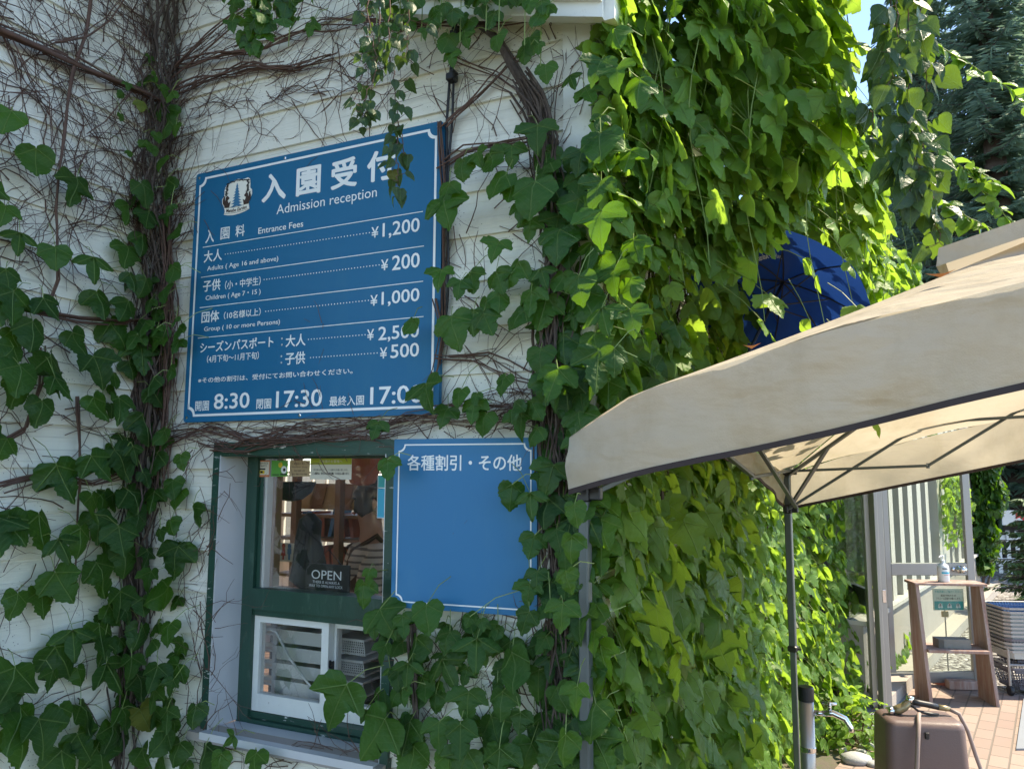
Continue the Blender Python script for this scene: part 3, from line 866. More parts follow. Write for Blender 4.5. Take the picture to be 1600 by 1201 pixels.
# ------------------------------------------------------------------ on and behind the window panes
GD = D - .0135                                                 # outer face of the upper pane
def pane_card(name, label, cat, quad, mat, d=GD + .0012, group=None):
    u0 = (iu(*quad[0], d) + iu(*quad[3], d)) / 2; u1 = (iu(*quad[1], d) + iu(*quad[2], d)) / 2
    h0 = (ih(*quad[3], d) + ih(*quad[2], d)) / 2; h1 = (ih(*quad[0], d) + ih(*quad[1], d)) / 2
    def P(x, y, e=0.0): return Fp(u0 + (u1 - u0) * x, h0 + (h1 - h0) * y, d + e)
    mb = MB(); mb.hexa([P(0, 0, -.001), P(1, 0, -.001), P(1, 1, -.001), P(0, 1, -.001)], [P(0, 0), P(1, 0), P(1, 1), P(0, 1)])
    o = mb.build(name, mat)
    return tag(o, label, cat, group), P
def zq(x0, y0, x1, y1):                                      # zoom of the window, 4.29 px per photo pixel
    f = lambda x, y: (340 + x / 4.29, 680 + y / 4.29)
    return [f(x0, y0), f(x1, y0), f(x1, y1), f(x0, y1)]
def prect(mb, P, x0, y0, x1, y1, e):
    mb.poly([P(x0, y0, e), P(x1, y0, e), P(x1, y1, e), P(x0, y1, e)])
o, P = pane_card('window_sticker', 'small cream and orange sticker with a black and yellow mark, leftmost on the glass', 'sticker', zq(266, 168, 350, 278), MAT['cream'])
mb = MB(); prect(mb, P, 0, 0, 1, .13, .0006); prect(mb, P, 0, .93, 1, 1, .0006); prect(mb, P, .0, .13, .05, .93, .0006); prect(mb, P, .95, .13, 1, .93, .0006); mb.build('rim', MAT['orange'], o)
mb = MB(); prect(mb, P, .12, .2, .6, .40, .0006); mb.build('yellow_field', MAT['yellow'], o)
mb = MB(); prect(mb, P, .1, .43, .66, .52, .0008); prect(mb, P, .28, .24, .46, .36, .0010); put_text(mb, 'SERVICE', lambda a, b: P(a, b, .0009), .15, .78, .85, .88); put_text(mb, 'PARTS', lambda a, b: P(a, b, .0009), .2, .62, .75, .72); mb.build('print', MAT['black'], o)
o, P = pane_card('window_sticker', 'green square sticker with a yellow flower and a white round face', 'sticker', zq(360, 168, 470, 275), MAT['leafgreen'])
mb = MB(); disc(mb, P(.56, .72, .0006), .010, FU, Z, 12); mb.build('yellow_flower', MAT['yellow'], o)
mb = MB(); disc(mb, P(.78, .42, .0006), .014, FU, Z, 14); mb.build('white_face', MAT['signwhite'], o)
mb = MB(); disc(mb, P(.80, .42, .0009), .006, FU, Z, 10); prect(mb, P, .56, .08, .95, .18, .0006); prect(mb, P, .08, .08, .5, .14, .0006); mb.build('print', MAT['black'], o)
o, P = pane_card('window_sticker', 'tan sticker with four dark lines of print on the glass', 'sticker', zq(482, 168, 618, 275), MAT['tan'])
mb = MB()
for k, s in enumerate(('ご来園ありがとう', 'Member Shop', '加盟店', '営業時間')): put_text(mb, s, lambda a, b: P(a, b, .0006), .12 + .1 * (k == 2), .74 - .22 * k, .88 - .1 * (k == 2), .86 - .22 * k)
mb.build('print', MAT['emblembrown'], o)
o, P = pane_card('window_notice', 'wide notice with a lime heading band over white, taped at the top of the glass', 'notice', zq(622, 152, 898, 295), MAT['cream'])
mb = MB(); prect(mb, P, 0, .70, 1, 1, .0006); mb.build('heading_band', MAT['lime'], o)
mb = MB(); put_text(mb, 'ご来園のお客様へ', lambda a, b: P(a, b, .0009), .22, .78, .78, .92); mb.build('heading_writing', MAT['cream'], o)
mb = MB(); put_text(mb, '受付横の窓口より、ご入園料をお願い致します。', lambda a, b: P(a, b, .0006), .08, .40, .92, .50); put_text(mb, 'ご入園料は、受付または券売機にてお支払い願います。', lambda a, b: P(a, b, .0006), .05, .22, .95, .34, .02); mb.build('writing', MAT['black'], o)
o, P = pane_card('window_poster', 'green and cyan poster half hidden behind the lower blue board', 'poster', zq(1072, 270, 1240, 556), MAT['cyan'])
mb = MB(); prect(mb, P, 0, .72, 1, 1, .0006); mb.build('green_band', MAT['teal'], o)
mb = MB(); prect(mb, P, 0, .70, 1, .72, .0009); prect(mb, P, 0, 0, 1, .015, .0009); prect(mb, P, 0, .015, .015, 1, .0009); mb.build('rim', MAT['signwhite'], o)
mb = MB(); put_text(mb, '11', lambda a, b: P(a, b, .0006), .28, .06, .44, .15); mb.build('writing', MAT['black'], o)
# OPEN sign, hung just behind the glass
OD = D - .085
o = thing('open_sign', 'black OPEN plate with white lettering hung inside the window', 'sign', Fp(iu(511, 930, OD), ih(511, 930, OD), OD))
q = [(477, 882), (547, 880), (545.5, 929), (476, 924)]
Ho = homog(q)
ou0, ou1 = iu(477, 900, OD), iu(546, 900, OD); oh0, oh1 = ih(511, 927, OD), ih(511, 881, OD)
def PO(x, y, e=0.0): return Fp(ou0 + (ou1 - ou0) * x, oh0 + (oh1 - oh0) * y, OD + e)
mb = MB(); mb.hexa([PO(0, 0, -.006), PO(1, 0, -.006), PO(1, 1, -.006), PO(0, 1, -.006)], [PO(0, 0), PO(1, 0), PO(1, 1), PO(0, 1)])
mb.build('plate', MAT['black'], o)
mb = MB()
put_text(mb, 'OPEN', lambda a, b: PO(a, b, .001), .15, .48, .82, .78, -.012)
put_text(mb, 'THERE IS ALWAYS A', lambda a, b: PO(a, b, .001), .18, .33, .79, .42); put_text(mb, 'WAY TO OPEN ANY LOCK', lambda a, b: PO(a, b, .001), .10, .20, .86, .29)
mb.build('lettering', MAT['signwhite'], o)
mb = MB(); mb.tube([PO(.2, 1, -.003), PO(.5, 1.5, -.004), PO(.8, 1, -.003)], .0015); mb.build('cord', MAT['black'], o)
# toilet sign
TD = D - .30
o = thing('toilet_sign', 'white plate with a red and a blue figure beside the letters TOILET, inside the window', 'sign', Fp(iu(447, 877, TD), ih(447, 877, TD), TD))
tu0, tu1 = iu(437, 860, TD), iu(459, 860, TD); th0, th1 = ih(447, 877, TD), ih(447, 848, TD)
def PT(x, y, e=0.0): return Fp(tu0 + (tu1 - tu0) * x, th0 + (th1 - th0) * y, TD + e)
mb = MB(); mb.hexa([PT(0, 0, -.004), PT(1, 0, -.004), PT(1, 1, -.004), PT(0, 1, -.004)], [PT(0, 0), PT(1, 0), PT(1, 1), PT(0, 1)]); mb.build('plate', MAT['cream'], o)
mb = MB(); mb.hexa([PT(-2.2, .0, -.008), PT(0, 0, -.008), PT(0, 1, -.008), PT(-2.2, 1, -.008)], [PT(-2.2, 0, -.003), PT(0, 0, -.003), PT(0, 1, -.003), PT(-2.2, 1, -.003)]); mb.build('name_plate', MAT['hosebox'], o)
mb = MB(); put_text(mb, 'TOILET', lambda a, b: PT(a, b, .001), -2.0, .18, -.12, .68); mb.build('lettering', MAT['cream'], o)
for nm, cx, mt, sk in (('woman_figure', .28, 'red', 1), ('man_figure', .70, 'blueprint', 0)):
    mb = MB(); w = tu1 - tu0; hh = th1 - th0
    disc(mb, PT(cx, .84, .001), .010, FU, Z, 10)
    if sk: pts = [(-.10, .72), (.10, .72), (.17, .32), (.07, .32), (.06, .10), (-.06, .10), (-.07, .32), (-.17, .32)]
    else: pts = [(-.14, .72), (.14, .72), (.14, .42), (.08, .42), (.07, .10), (-.07, .10), (-.08, .42), (-.14, .42)]
    mb.poly([PT(cx + a, b, .001) for a, b in pts]); mb.build(nm, MAT[mt], o)
# black hat or bag hanging inside
def ibox(px0, py0, px1, py1, d, dep):
    """axis boxes of the room given where their front shows"""
    return iu(px0, (py0 + py1) / 2, d), iu(px1, (py0 + py1) / 2, d), ih((px0 + px1) / 2, py1, d), ih((px0 + px1) / 2, py0, d), d, d - dep
def rbox(mb, q): fr(mb, q[0], q[1], q[2], q[3], q[5], q[4]); return mb
BD = D - .22
mb = MB()
c = Fp(iu(484, 850, BD), ih(484, 850, BD), BD)
mb.tube([c + Z * .12, c + Z * .09, c + Z * .02 - FU * .01, c - Z * .07, c - Z * .13, c - Z * .17], [.012, .045, .05, .065, .075, .03], n=12)
for sx in (-1, 0, 1): mb.tube([c + Z * .10 + FU * .01 * sx, c + Z * .02 + FU * (.02 * sx + .03) + FN * .05, c - Z * .08 + FU * (.035 * sx + .03) + FN * .06], .006)
tag(mb.build('hanging_bag', MAT['bagblack'], smooth=True), 'black cloth bag hanging behind the OPEN plate', 'bag')
# lamp-like dark bowl at the top of the window
BL = D - .35
c = Fp(iu(455, 745, BL), ih(455, 745, BL), BL)
mb = MB(); mb.lathe(c - Z * .10, [(.01, 0), (.05, .008), (.085, .035), (.10, .07), (.103, .08), (.095, .08), (.07, .04), (.01, .012)], 24)
mb.tube([c + Z * .01, c + Z * .45], .004)
tag(mb.build('hanging_bowl', MAT['bagblack'], smooth=True), 'dark round bowl hanging just inside the top of the window', 'bowl')
c = Fp(iu(567, 735, D - .9), ih(567, 735, D - .9), D - .9)
mb = MB(); mb.lathe(c - Z * .07, [(.03, 0), (.06, .01), (.09, .09), (.10, .16), (.085, .16), (.03, .03)], 12)
for k in range(5): mb.tube([c + Z * .08, c + Z * .14 + FU * (.05 * (k - 2)), c + Z * .08 + FU * .07 * (k - 2)], .006)
tag(mb.build('hanging_basket', MAT['redclay']), 'reddish hanging pot beside the lime notice, inside the window', 'pot')
# display rack
RKD = D - 1.0
o = thing('display_rack', 'open wooden display rack standing inside behind the glass', 'rack', Fp(iu(480, 930, RKD), .05, RKD))
for px in (458, 526):
    mb = MB(); q = ibox(px - 4, 760, px + 4, 880, RKD, .04); fr(mb, q[0], q[1], .05, 2.0, q[5], q[4]); mb.build('post', MAT['shelfwood'], o)
for py, n in ((804, 'shelf'), (841, 'shelf'), (900, 'shelf')):
    mb = MB(); fr(mb, iu(425, py, RKD) - .02, iu(552, py, RKD), ih(480, py, RKD) - .015, ih(480, py, RKD), RKD - .36, RKD - .042); mb.build(n, MAT['shelfwood'], o)
random.seed(11)
k = 0
for py, cnt, nm in ((804, 5, 'picture_frame'), (841, 7, 'book'), (900, 12, 'book')):
    h = ih(480, py, RKD)
    for i in range(cnt):
        u = iu(440 + (545 - 440) * i / cnt, py, RKD)
        mb = MB()
        if nm == 'book':
            tl = random.uniform(-.25, .25); hh = random.uniform(.09, .15); ax = (Z + FU * tl).normalized()
            mb.box(Fp(u, h + hh / 2 + .004, RKD - .16), FU, FN, ax, .022, .13, hh)
            lab = random.choice(['thin book leaning on the inside rack']); m_ = MAT[random.choice(['redclay', 'cream', 'shelfwood', 'tan', 'blueprint'])]
            if i % 3 == 0: m_ = MAT['redclay']
        else:
            ax = (Z - FN * .35).normalized(); y = ax.cross(FU)
            mb.box(Fp(u + .04, h + .09, RKD - .15), FU, y, ax, .10, .012, .14)
            mb.box(Fp(u + .04, h + .09, RKD - .15) + y * -.008, FU, y, ax, .07, .004, .10)
            m_ = MAT['shelfwood' if i % 2 else 'tan']
        tag(mb.build(nm, m_), 'book standing on the display rack inside the window' if nm == 'book' else 'wooden picture frame on the top shelf of the inside rack', 'book' if nm == 'book' else 'frame', 'books on the inside rack' if nm == 'book' else 'picture frames on the inside rack')
# counter and chair back
o = thing('reception_counter', 'long pale wooden counter along the inside of the window', 'counter', Fp((ox0 + ox1) / 2, .05, D - .3))
mb = MB(); fr(mb, ox0 - .4, ox1 + .1, hT0 - .04, hT0 - .012, D - .62, D - .075); mb.build('counter_top', MAT['shelfwood'], o)
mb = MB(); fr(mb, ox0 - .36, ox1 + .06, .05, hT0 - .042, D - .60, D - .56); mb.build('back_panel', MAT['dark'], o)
# trays behind the lower sash
RTD = D - .11
ug0, ug1 = iu(425, 1030, RTD), iu(503, 1030, RTD)
for k in range(5):
    y0 = 985 + k * 27; hA, hB = ih(460, y0, RTD), ih(460, y0 + 22, RTD)
    mb = MB()
    e = .012
    w0, w1 = ug0, ug1
    t_ = .004
    # tapered open tray: four walls, floor and a rolled rim
    for (xa, xb, da, db) in ((w0, w1, RTD, RTD), (w0, w1, RTD - .24, RTD - .24), (w0, w0, RTD, RTD - .24), (w1, w1, RTD, RTD - .24)):
        sx = lambda u: u + (e if u == w0 else -e); sd_ = lambda d: d + (-e if d == RTD else e)
        n_ = Vector((0, 0, 0))
        mb.hexa([Fp(sx(xa), hB, sd_(da)), Fp(sx(xb), hB, sd_(db)), Fp(sx(xb) + t_, hB, sd_(db) - t_), Fp(sx(xa) + t_, hB, sd_(da) - t_)],
                [Fp(xa, hA, da), Fp(xb, hA, db), Fp(xb + t_, hA, db - t_), Fp(xa + t_, hA, da - t_)])
    fr(mb, w0 + e, w1 - e, hB, hB + .004, RTD - .23, RTD - e)
    tag(mb.build('tray', MAT['trayplastic']), ['top white plastic tray of the stack behind the left lower pane', 'second white tray from the top behind the left lower pane', 'middle white tray of the stack behind the left lower pane', 'fourth white tray from the top behind the left lower pane', 'lowest white tray of the stack behind the left lower pane'][k], 'tray', 'white trays behind the lower window')
    mb = MB(); fr(mb, w0 - .10, w0 - .006, hB + .02, hB + .026, RTD - .2, RTD - .02)
    fr(mb, w0 - .10, w0 - .004, hA - .012, hA, RTD - .04, RTD - .02); fr(mb, w0 - .018, w0 - .004, hB - .02, hA, RTD - .035, RTD - .02)
    tag(mb.build('tray_rack_rail', MAT['trayplastic']), 'white rail of the tray rack at the left of the lower window', 'rail', 'rails of the tray rack')
BK = D - .13
for k in range(3):
    y0 = 997 + k * 33; hA, hB = ih(545, y0, BK), ih(545, y0 + 26, BK); u0, u1 = iu(522, 1020, BK), iu(568, 1020, BK)
    mb = MB()
    fr(mb, u0, u1, hA - .008, hA, BK - .2, BK); fr(mb, u0 + .008, u1 - .004, hB, hB + .006, BK - .19, BK - .01)
    fr(mb, u0, u0 + .025, hB, hA - .008, BK - .012, BK - .004)
    for i in range(12):
        u = u0 + .03 + (u1 - u0 - .034) * i / 11; mb.bar(Fp(u + .004, hB, BK - .010), Fp(u, hA - .008, BK - .004), .0035)
    for i in range(1, 7): mb.bar(Fp(u0 + .022, hB + (hA - hB) * i / 7, BK - .008), Fp(u1 - .003, hB + (hA - hB) * i / 7, BK - .008), .003)
    fr(mb, u0, u0 + .004, hB, hA - .008, BK - .19, BK - .012)
    tag(mb.build('mesh_basket', MAT['greyplastic']), ['top grey mesh basket behind the right lower pane', 'middle grey mesh basket behind the right lower pane', 'lowest grey mesh basket behind the right lower pane'][k], 'basket', 'grey mesh baskets behind the lower window')
mb = MB(); dd = D - .075
pts = [(413, 986), (422, 983), (432, 987), (440, 1003), (450, 1024), (462, 1040), (476, 1060), (487, 1074), (496, 1082), (512, 1090)]
mb.tube([Fp(iu(x, y, dd), ih(x, y, dd), dd) for x, y in pts], .0045)
tag(mb.build('white_cable', MAT['trayplastic'], smooth=True), 'white cable sagging across the trays behind the left lower pane', 'cable')
# person at the counter
def skin_body(name, verts, edges, radii, mat, parent, sub=2):
    me = bpy.data.meshes.new(name); me.from_pydata([tuple(v) for v in verts], edges, [])
    o = bpy.data.objects.new(name, me); COL.objects.link(o)
    m = o.modifiers.new('s', 'SKIN'); 
    for i, r in enumerate(radii): me.skin_vertices[0].data[i].radius = r if isinstance(r, tuple) else (r, r)
    me.skin_vertices[0].data[0].use_root = True
    ms = o.modifiers.new('u', 'SUBSURF'); ms.levels = sub; ms.render_levels = sub
    bpy.context.view_layer.update()
    nm = bpy.data.meshes.new_from_object(o.evaluated_get(bpy.context.evaluated_depsgraph_get()))
    bpy.data.objects.remove(o)
    nm.name = name; nm.materials.clear(); nm.materials.append(mat)
    nm.polygons.foreach_set('use_smooth', [True] * len(nm.polygons))
    o = bpy.data.objects.new(name, nm); COL.objects.link(o)
    o.parent = parent
    return o
PDp = D - 1.1
hd = Fp(iu(581, 782, PDp), ih(581, 782, PDp), PDp)            # middle of the head
base = Vector((hd.x, hd.y, .05))
pr = thing('person', 'dark-haired person in a striped shirt and brown apron behind the window, face turned left', 'person', base)
F_ = (-FU * .75 + FN * .66).normalized(); R_ = Vector((F_.y, -F_.x, 0))   # faces left and a little outwards
hz = hd.z - base.z
def B(r, f, z): return R_ * r + F_ * f + Z * z
vv = [B(0, 0, hz - .68), B(0, 0, hz - .48), B(0, -.01, hz - .30), B(0, -.01, hz - .20), B(0, 0, hz - .13), B(0, .015, hz - .03), B(0, .01, hz + .06)]
ee = [(i, i + 1) for i in range(6)]
rr = [(.14, .09), (.12, .085), (.13, .08), (.07, .06), (.055, .058), (.078, .092), (.070, .085)]
for s in (-1, 1):
    i = len(vv)
    vv += [B(s * .19, 0, hz - .27), B(s * .25, .03, hz - .50), B(s * .20, .26, hz - .58), B(s * .18, .34, hz - .58)]
    rr += [.050, .044, .038, .028]; ee += [(2, i), (i, i + 1), (i + 1, i + 2), (i + 2, i + 3)]
    j = len(vv)
    vv += [B(s * .10, 0, hz - .80), B(s * .10, .02, (hz - .85) * .5), B(s * .10, 0, .06), B(s * .10, .14, .03)]
    rr += [.085, .06, .042, .034]; ee += [(0, j), (j, j + 1), (j + 1, j + 2), (j + 2, j + 3)]
    for q in range(5):                                        # fingers
        a = (q - 2) * .013; L = (.055, .075, .08, .075, .06)[q]
        n0 = len(vv); vv += [B(s * .18 + a, .36, hz - .585), B(s * .18 + a * 1.5, .36 + L * .6, hz - .60), B(s * .18 + a * 1.6, .36 + L, hz - .625)]
        rr += [.010, .009, .008]; ee += [(i + 3, n0), (n0, n0 + 1), (n0 + 1, n0 + 2)]
skin_body('body', vv, ee, rr, MAT['skin'], pr)
vv = [B(0, 0, hz - .70), B(0, 0, hz - .48), B(0, -.01, hz - .30), B(0, -.01, hz - .21), B(0, -.005, hz - .185)]
ee = [(0, 1), (1, 2), (2, 3), (3, 4)]; rr = [(.185, .135), (.17, .128), (.19, .125), (.12, .10), (.085, .085)]
for s in (-1, 1):
    i = len(vv); vv += [B(s * .20, 0, hz - .28), B(s * .255, .03, hz - .48), B(s * .245, .06, hz - .53)]; rr += [.085, .075, .070]; ee += [(2, i), (i, i + 1), (i + 1, i + 2)]
skin_body('shirt', vv, ee, rr, MAT['shirt'], pr)
mb = MB()
Bw = lambda r, f, z: base + B(r, f, z)
for k in range(8):
    z0, z1 = hz - 1.15 + k * .1, hz - 1.05 + k * .1
    w0 = .21 - .012 * max(0, k - 4); w1 = .21 - .012 * max(0, k - 3)
    for i in range(8):
        a, b = -1 + 2 * i / 8, -1 + 2 * (i + 1) / 8
        f = lambda t: .150 - .07 * t * t
        mb.poly([Bw(a * w0, f(a), z0), Bw(b * w0, f(b), z0), Bw(b * w1, f(b), z1), Bw(a * w1, f(a), z1)])
for s in (-1, 1): mb.tube([Bw(s * .13, .13, hz - .36), Bw(s * .11, .10, hz - .24), Bw(s * .08, -.02, hz - .17), Bw(s * .08, -.13, hz - .3)], .014)
mb.build('apron', MAT['apron'], pr, smooth=True)
mb = MB()                                                     # hair cap with a fringe
rings = []
for k in range(9):
    t = k / 8; z = hz + .135 - .20 * t; rr_ = .100 * math.sin(min(1, .12 + t * 1.1) * math.pi / 2)
    ring = []
    for i in range(20):
        a = 2 * math.pi * i / 20; fwd = math.cos(a)
        cut = 1.0 if fwd < .35 or t < .55 else .80
        ring.append(mb.vert(Bw(math.sin(a) * rr_ * .92, .005 + fwd * rr_ * 1.06 * cut, z - .015 * math.sin(5 * a) * t)))
    rings.append(ring)
mb.f.append(rings[0][::-1])
for a, b in zip(rings, rings[1:]):
    for i in range(20): mb.f.append([a[i], a[(i + 1) % 20], b[(i + 1) % 20], b[i]])
mb.build('hair', MAT['hair'], pr, smooth=True)
mb = MB()
mb.tube([Bw(0, .095, hz + .01), Bw(0, .118, hz - .025), Bw(0, .10, hz - .035)], [.008, .013, .008], n=8)
for s in (-1, 1): mb.tube([Bw(s * .082, .0, hz + .01), Bw(s * .092, -.005, hz - .01), Bw(s * .082, .0, hz - .045)], [.008, .014, .008], n=6)
mb.build('nose_and_ears', MAT['skin'], pr, smooth=True)
mb = MB()
for s in (-1, 1): mb.lathe(Bw(s * .032, .088, hz + .012), [(.001, -.006), (.009, 0), (.001, .006)], 8)
mb.build('eyes', MAT['hair'], pr)
mb = MB(); mb.tube([Bw(-.025, .086, hz - .062), Bw(0, .094, hz - .06), Bw(.025, .086, hz - .062)], .005); mb.build('mouth', MAT['redclay'], pr)

# ------------------------------------------------------------------ black cable on the wall
pts = [(718, -10), (711, 40), (706, 90), (704, 130), (702, 190), (700, 260), (698, 330), (697, 400), (696, 470), (692, 520), (684, 560), (678, 590), (676, 640)]
cable = thing('power_cable', 'black power cable with clamps running down the wall past the fee board', 'cable', Fp(*fuv(696, 470, .02), .02))
mb = MB()
for o_ in (-.006, .006):
    mb.tube([Fp(fuv(x, y, .025)[0] + o_ + .005 * math.sin(i * 1.7 + o_ * 300), fuv(x, y, .025)[1], .025 + .004 * math.cos(i)) for i, (x, y) in enumerate(pts)], .0045)
mb.build('wires', MAT['black'], cable, smooth=True)
for x, y in ((712, 55), (706, 122)):
    mb = MB(); u, h = fuv(x, y, .03); mb.box(Fp(u, h, .03), FU, FN, Z, .030, .035, .026, .004); mb.box(Fp(u + .008, h + .016, .03), FU, FN, Z, .016, .03, .012, .003); mb.build('clamp', MAT['black'], cable)

# ------------------------------------------------------------------ canopy tent
A1 = at(895, 780, 2.06); A2 = at(1231, 790, 4.0)
A1.z = A2.z = 0
ta = (A2 - A1).normalized(); LA = (A2 - A1).length; tb = Vector((ta.y, -ta.x, 0)); LB = 2.6
tent = thing('canopy_tent', 'beige pop-up canopy tent on grey folding frame, leaning low against the climber wall', 'tent', A1.copy())
def interp(t, xs, ys): return float(np.interp(t, xs, ys))
f_t = [0, .209, .644, 1.06, 1.8, 2.6]; f_b = [1.545, 1.598, 1.683, 1.778, 1.95, 2.12]; f_h = [1.695, 1.808, 1.915, 1.986, 2.165, 2.31]
b_t = [0, .3, 1.03, 2.6]; b_b = [1.42, 1.49, 1.66, 2.04]; b_h = [1.60, 1.70, 1.87, 2.24]
def plan(s, t): return A1 + ta * s + tb * t                   # s along the left side, t to the right
def edge(k, x):
    """foot and crease of the valance: 0 front, 1 back, 2 left, 3 right"""
    if k == 0: p = plan(-.02, x); return p + Z * interp(x, f_t, f_b), p + Z * interp(x, f_t, f_h)
    if k == 1: p = plan(LA + .02, x); return p + Z * interp(x, b_t, b_b), p + Z * interp(x, b_t, b_h)
    u = x / LA
    if k == 2: p = plan(x, -.004); lift = .10 * math.sin(math.pi * min(1, max(0, u))) ; return p + Z * ((1 - u) * f_b[0] + u * b_b[0] + lift * 1.9), p + Z * ((1 - u) * f_h[0] + u * b_h[0] + lift * 1.2)
    p = plan(x, LB); return p + Z * ((1 - u) * f_b[-1] + u * b_b[-1]), p + Z * ((1 - u) * f_h[-1] + u * b_h[-1])
rw = random.Random(5)
def val(k, L, n=44, m=8):
    mb = MB(); rows = []
    nrm = {0: -ta, 1: ta, 2: -tb, 3: tb}[k]
    for i in range(n + 1):
        x = L * i / n; lo, hi = edge(k, x); row = []
        for j in range(m + 1):
            w = j / m
            wob = .007 * math.sin(31 * x - 9 * w + 3 * math.sin(4 * x)) * math.sin(math.pi * w) + .010 * math.sin(9 * x + 2.2 * w) * (1 - w) + .006 * math.sin(23 * x + 4 * w + k) * (1 - w * .6) + (.004 if k == 2 else .007) * math.sin(math.pi * w) 
            row.append(mb.vert(lo.lerp(hi, w) + nrm * wob))
        rows.append(row)
    for a, b in zip(rows, rows[1:]):
        for j in range(m): mb.f.append([a[j], b[j], b[j + 1], a[j + 1]])
    mb.build('valance', MAT['canvas'], tent, smooth=True)
    h = MB()
    e = [edge(k, L * i / n)[0] + nrm * (.010 * math.sin(9 * L * i / n) + .006 * math.sin(23 * L * i / n + k)) for i in range(n + 1)]
    for a, b in zip(e, e[1:]):
        h.hexa([a - nrm * .003, b - nrm * .003, b + nrm * .004, a + nrm * .004], [a - nrm * .003 + Z * .014, b - nrm * .003 + Z * .014, b + nrm * .004 + Z * .014, a + nrm * .004 + Z * .014])
    h.build('hem', MAT['hem'], tent)
for k, L in ((0, LB), (1, LB), (2, LA), (3, LA)): val(k, L)
APEX = plan(LA / 2, LB / 2) + Z * 2.44
def roofpt(k, x, w):
    hi = edge(k, x)[1]
    p = hi.lerp(APEX, w)
    sag = -.025 * math.sin(math.pi * w) * (1 - .3 * w) * math.sin(math.pi * min(1, max(0, x / (LB if k < 2 else LA)))) 
    return p + Z * (sag + .006 * math.sin(11 * x + 5 * w) * (1 - w))
for k, L in ((0, LB), (1, LB), (2, LA), (3, LA)):
    mb = MB(); n, m = 30, 14; rows = []
    for i in range(n + 1): rows.append([mb.vert(roofpt(k, L * i / n, j / m * .82)) for j in range(m + 1)])
    for a, b in zip(rows, rows[1:]):
        for j in range(m): mb.f.append([a[j], b[j], b[j + 1], a[j + 1]] if k in (0, 3) else [a[j], a[j + 1], b[j + 1], b[j]])
    mb.build('roof_panel', MAT['canvas'], tent, smooth=True)
mb = MB()                                                     # vent cap over the peak
cq = .46
cc = APEX - Z * .09
ring = []
for (a, b, dz) in ((-1, -1, .0), (-.4, -1, .03), (.4, -1, .03), (1, -1, 0), (1, -.4, .03), (1, .4, .03), (1, 1, 0), (.4, 1, .03), (-.4, 1, .03), (-1, 1, 0), (-1, .4, .03), (-1, -.4, .03)):
    ring.append(cc + ta * a * cq + tb * b * cq + Z * (dz - .03 + b * cq * .13))
top = mb.vert(cc + Z * .11); lo = [mb.vert(p) for p in ring]; fl = [mb.vert(p - Z * .055 + (p - cc).normalized() * .012) for p in ring]
for k in range(12):
    mb.f.append([lo[k], lo[(k + 1) % 12], top]); mb.f.append([fl[k], fl[(k + 1) % 12], lo[(k + 1) % 12], lo[k]])
mb.build('vent_cap', MAT['canvas'], tent)
# posts
def post(s, t, hb, w, brk, wide):
    p = plan(s, t); mb = MB()
    mb.box(p + Z * hb / 2, ta, tb, Z, w * .8, w * .8, hb, .003)
    lg = mb.build('leg', MAT['tubelight' if wide else 'tube'], tent)
    mb = MB(); mb.box(p + Z * (.72 + hb) / 2, ta, tb, Z, w, w, hb - .72, .004); mb.build('outer_tube', MAT['tubelight' if wide else 'tube'], lg)
    mb = MB(); mb.box(p + Z * .73, ta, tb, Z, w * 1.35, w * 1.35, .03, .005); mb.tube([p + Z * .73 + tb * w * .6, p + Z * .73 + tb * (w * .6 + .02)], .006); mb.build('collar', MAT['black'], lg)
    mb = MB(); mb.box(p + Z * .006, ta, tb, Z, .07, .07, .006, .002); mb.build('foot', MAT['tube'], lg)
    mb = MB()
    for z in brk: mb.box(p + Z * z, ta, tb, Z, w * 1.25, w * 1.25, .045, .004); mb.box(p + Z * z + tb * .03, ta, tb, Z, .02, .04, .035, .003); mb.box(p + Z * z + ta * .03 * (1 if s < 1 else -1), ta, tb, Z, .04, .02, .035, .003)
    mb.build('bracket', MAT['black'], lg)
PB = A1 + ta * .03
post(.03, .02, 1.63, .029, (1.548,), True)
post(LA - .0, .0, 1.64, .034, (1.617, 1.425), False)
post(.03, LB - .03, 2.22, .034, (2.20, 2.0), True)
post(LA, LB - .03, 2.10, .034, (2.14, 1.92), False)
def strut(a, b, w=.020, h=.013): 
    mb = MB(); mb.bar(a, b, w, h); mb.tube([a - Z * .012, a + Z * .012], .008, n=8); return mb.build('strut', MAT['tube'], tent)
lo_ = lambda t: 1.42 + .345 * t; hi_ = lambda t: 1.617 + .352 * t
def bp(t, h, o=0.0): return plan(LA - .03 - o, t) + Z * h
for i in range(4):
    ta0, ta1 = i * .65, (i + 1) * .65
    a0, a1 = (lo_(ta0), hi_(ta1)) if i % 1 == 0 else (0, 0)
    strut(bp(ta0, lo_(ta0)), bp(ta1, hi_(ta1))); strut(bp(ta0, hi_(ta0), .016), bp(ta1, lo_(ta1), .016))
n = 3
for i in range(n):                                            # left side truss
    s0, s1 = LA * i / n + .02, LA * (i + 1) / n - .02
    l0 = lambda s: 1.60 - .17 * s / LA + .12 * math.sin(math.pi * s / LA); h0 = lambda s: 1.67 - .05 * s / LA + .13 * math.sin(math.pi * s / LA)
    strut(plan(s0, .03) + Z * l0(s0), plan(s1, .03) + Z * h0(s1)); strut(plan(s0, .046) + Z * h0(s0), plan(s1, .046) + Z * l0(s1))
strut(bp(.02, 1.60), APEX - Z * .12); strut(bp(.02, 1.44), bp(.02, 1.60).lerp(APEX - Z * .12, .18))
strut(plan(.05, .04) + Z * 1.55, APEX - Z * .12); strut(plan(.05, LB - .05) + Z * 2.18, APEX - Z * .12); strut(bp(LB - .05, 2.12), APEX - Z * .12)
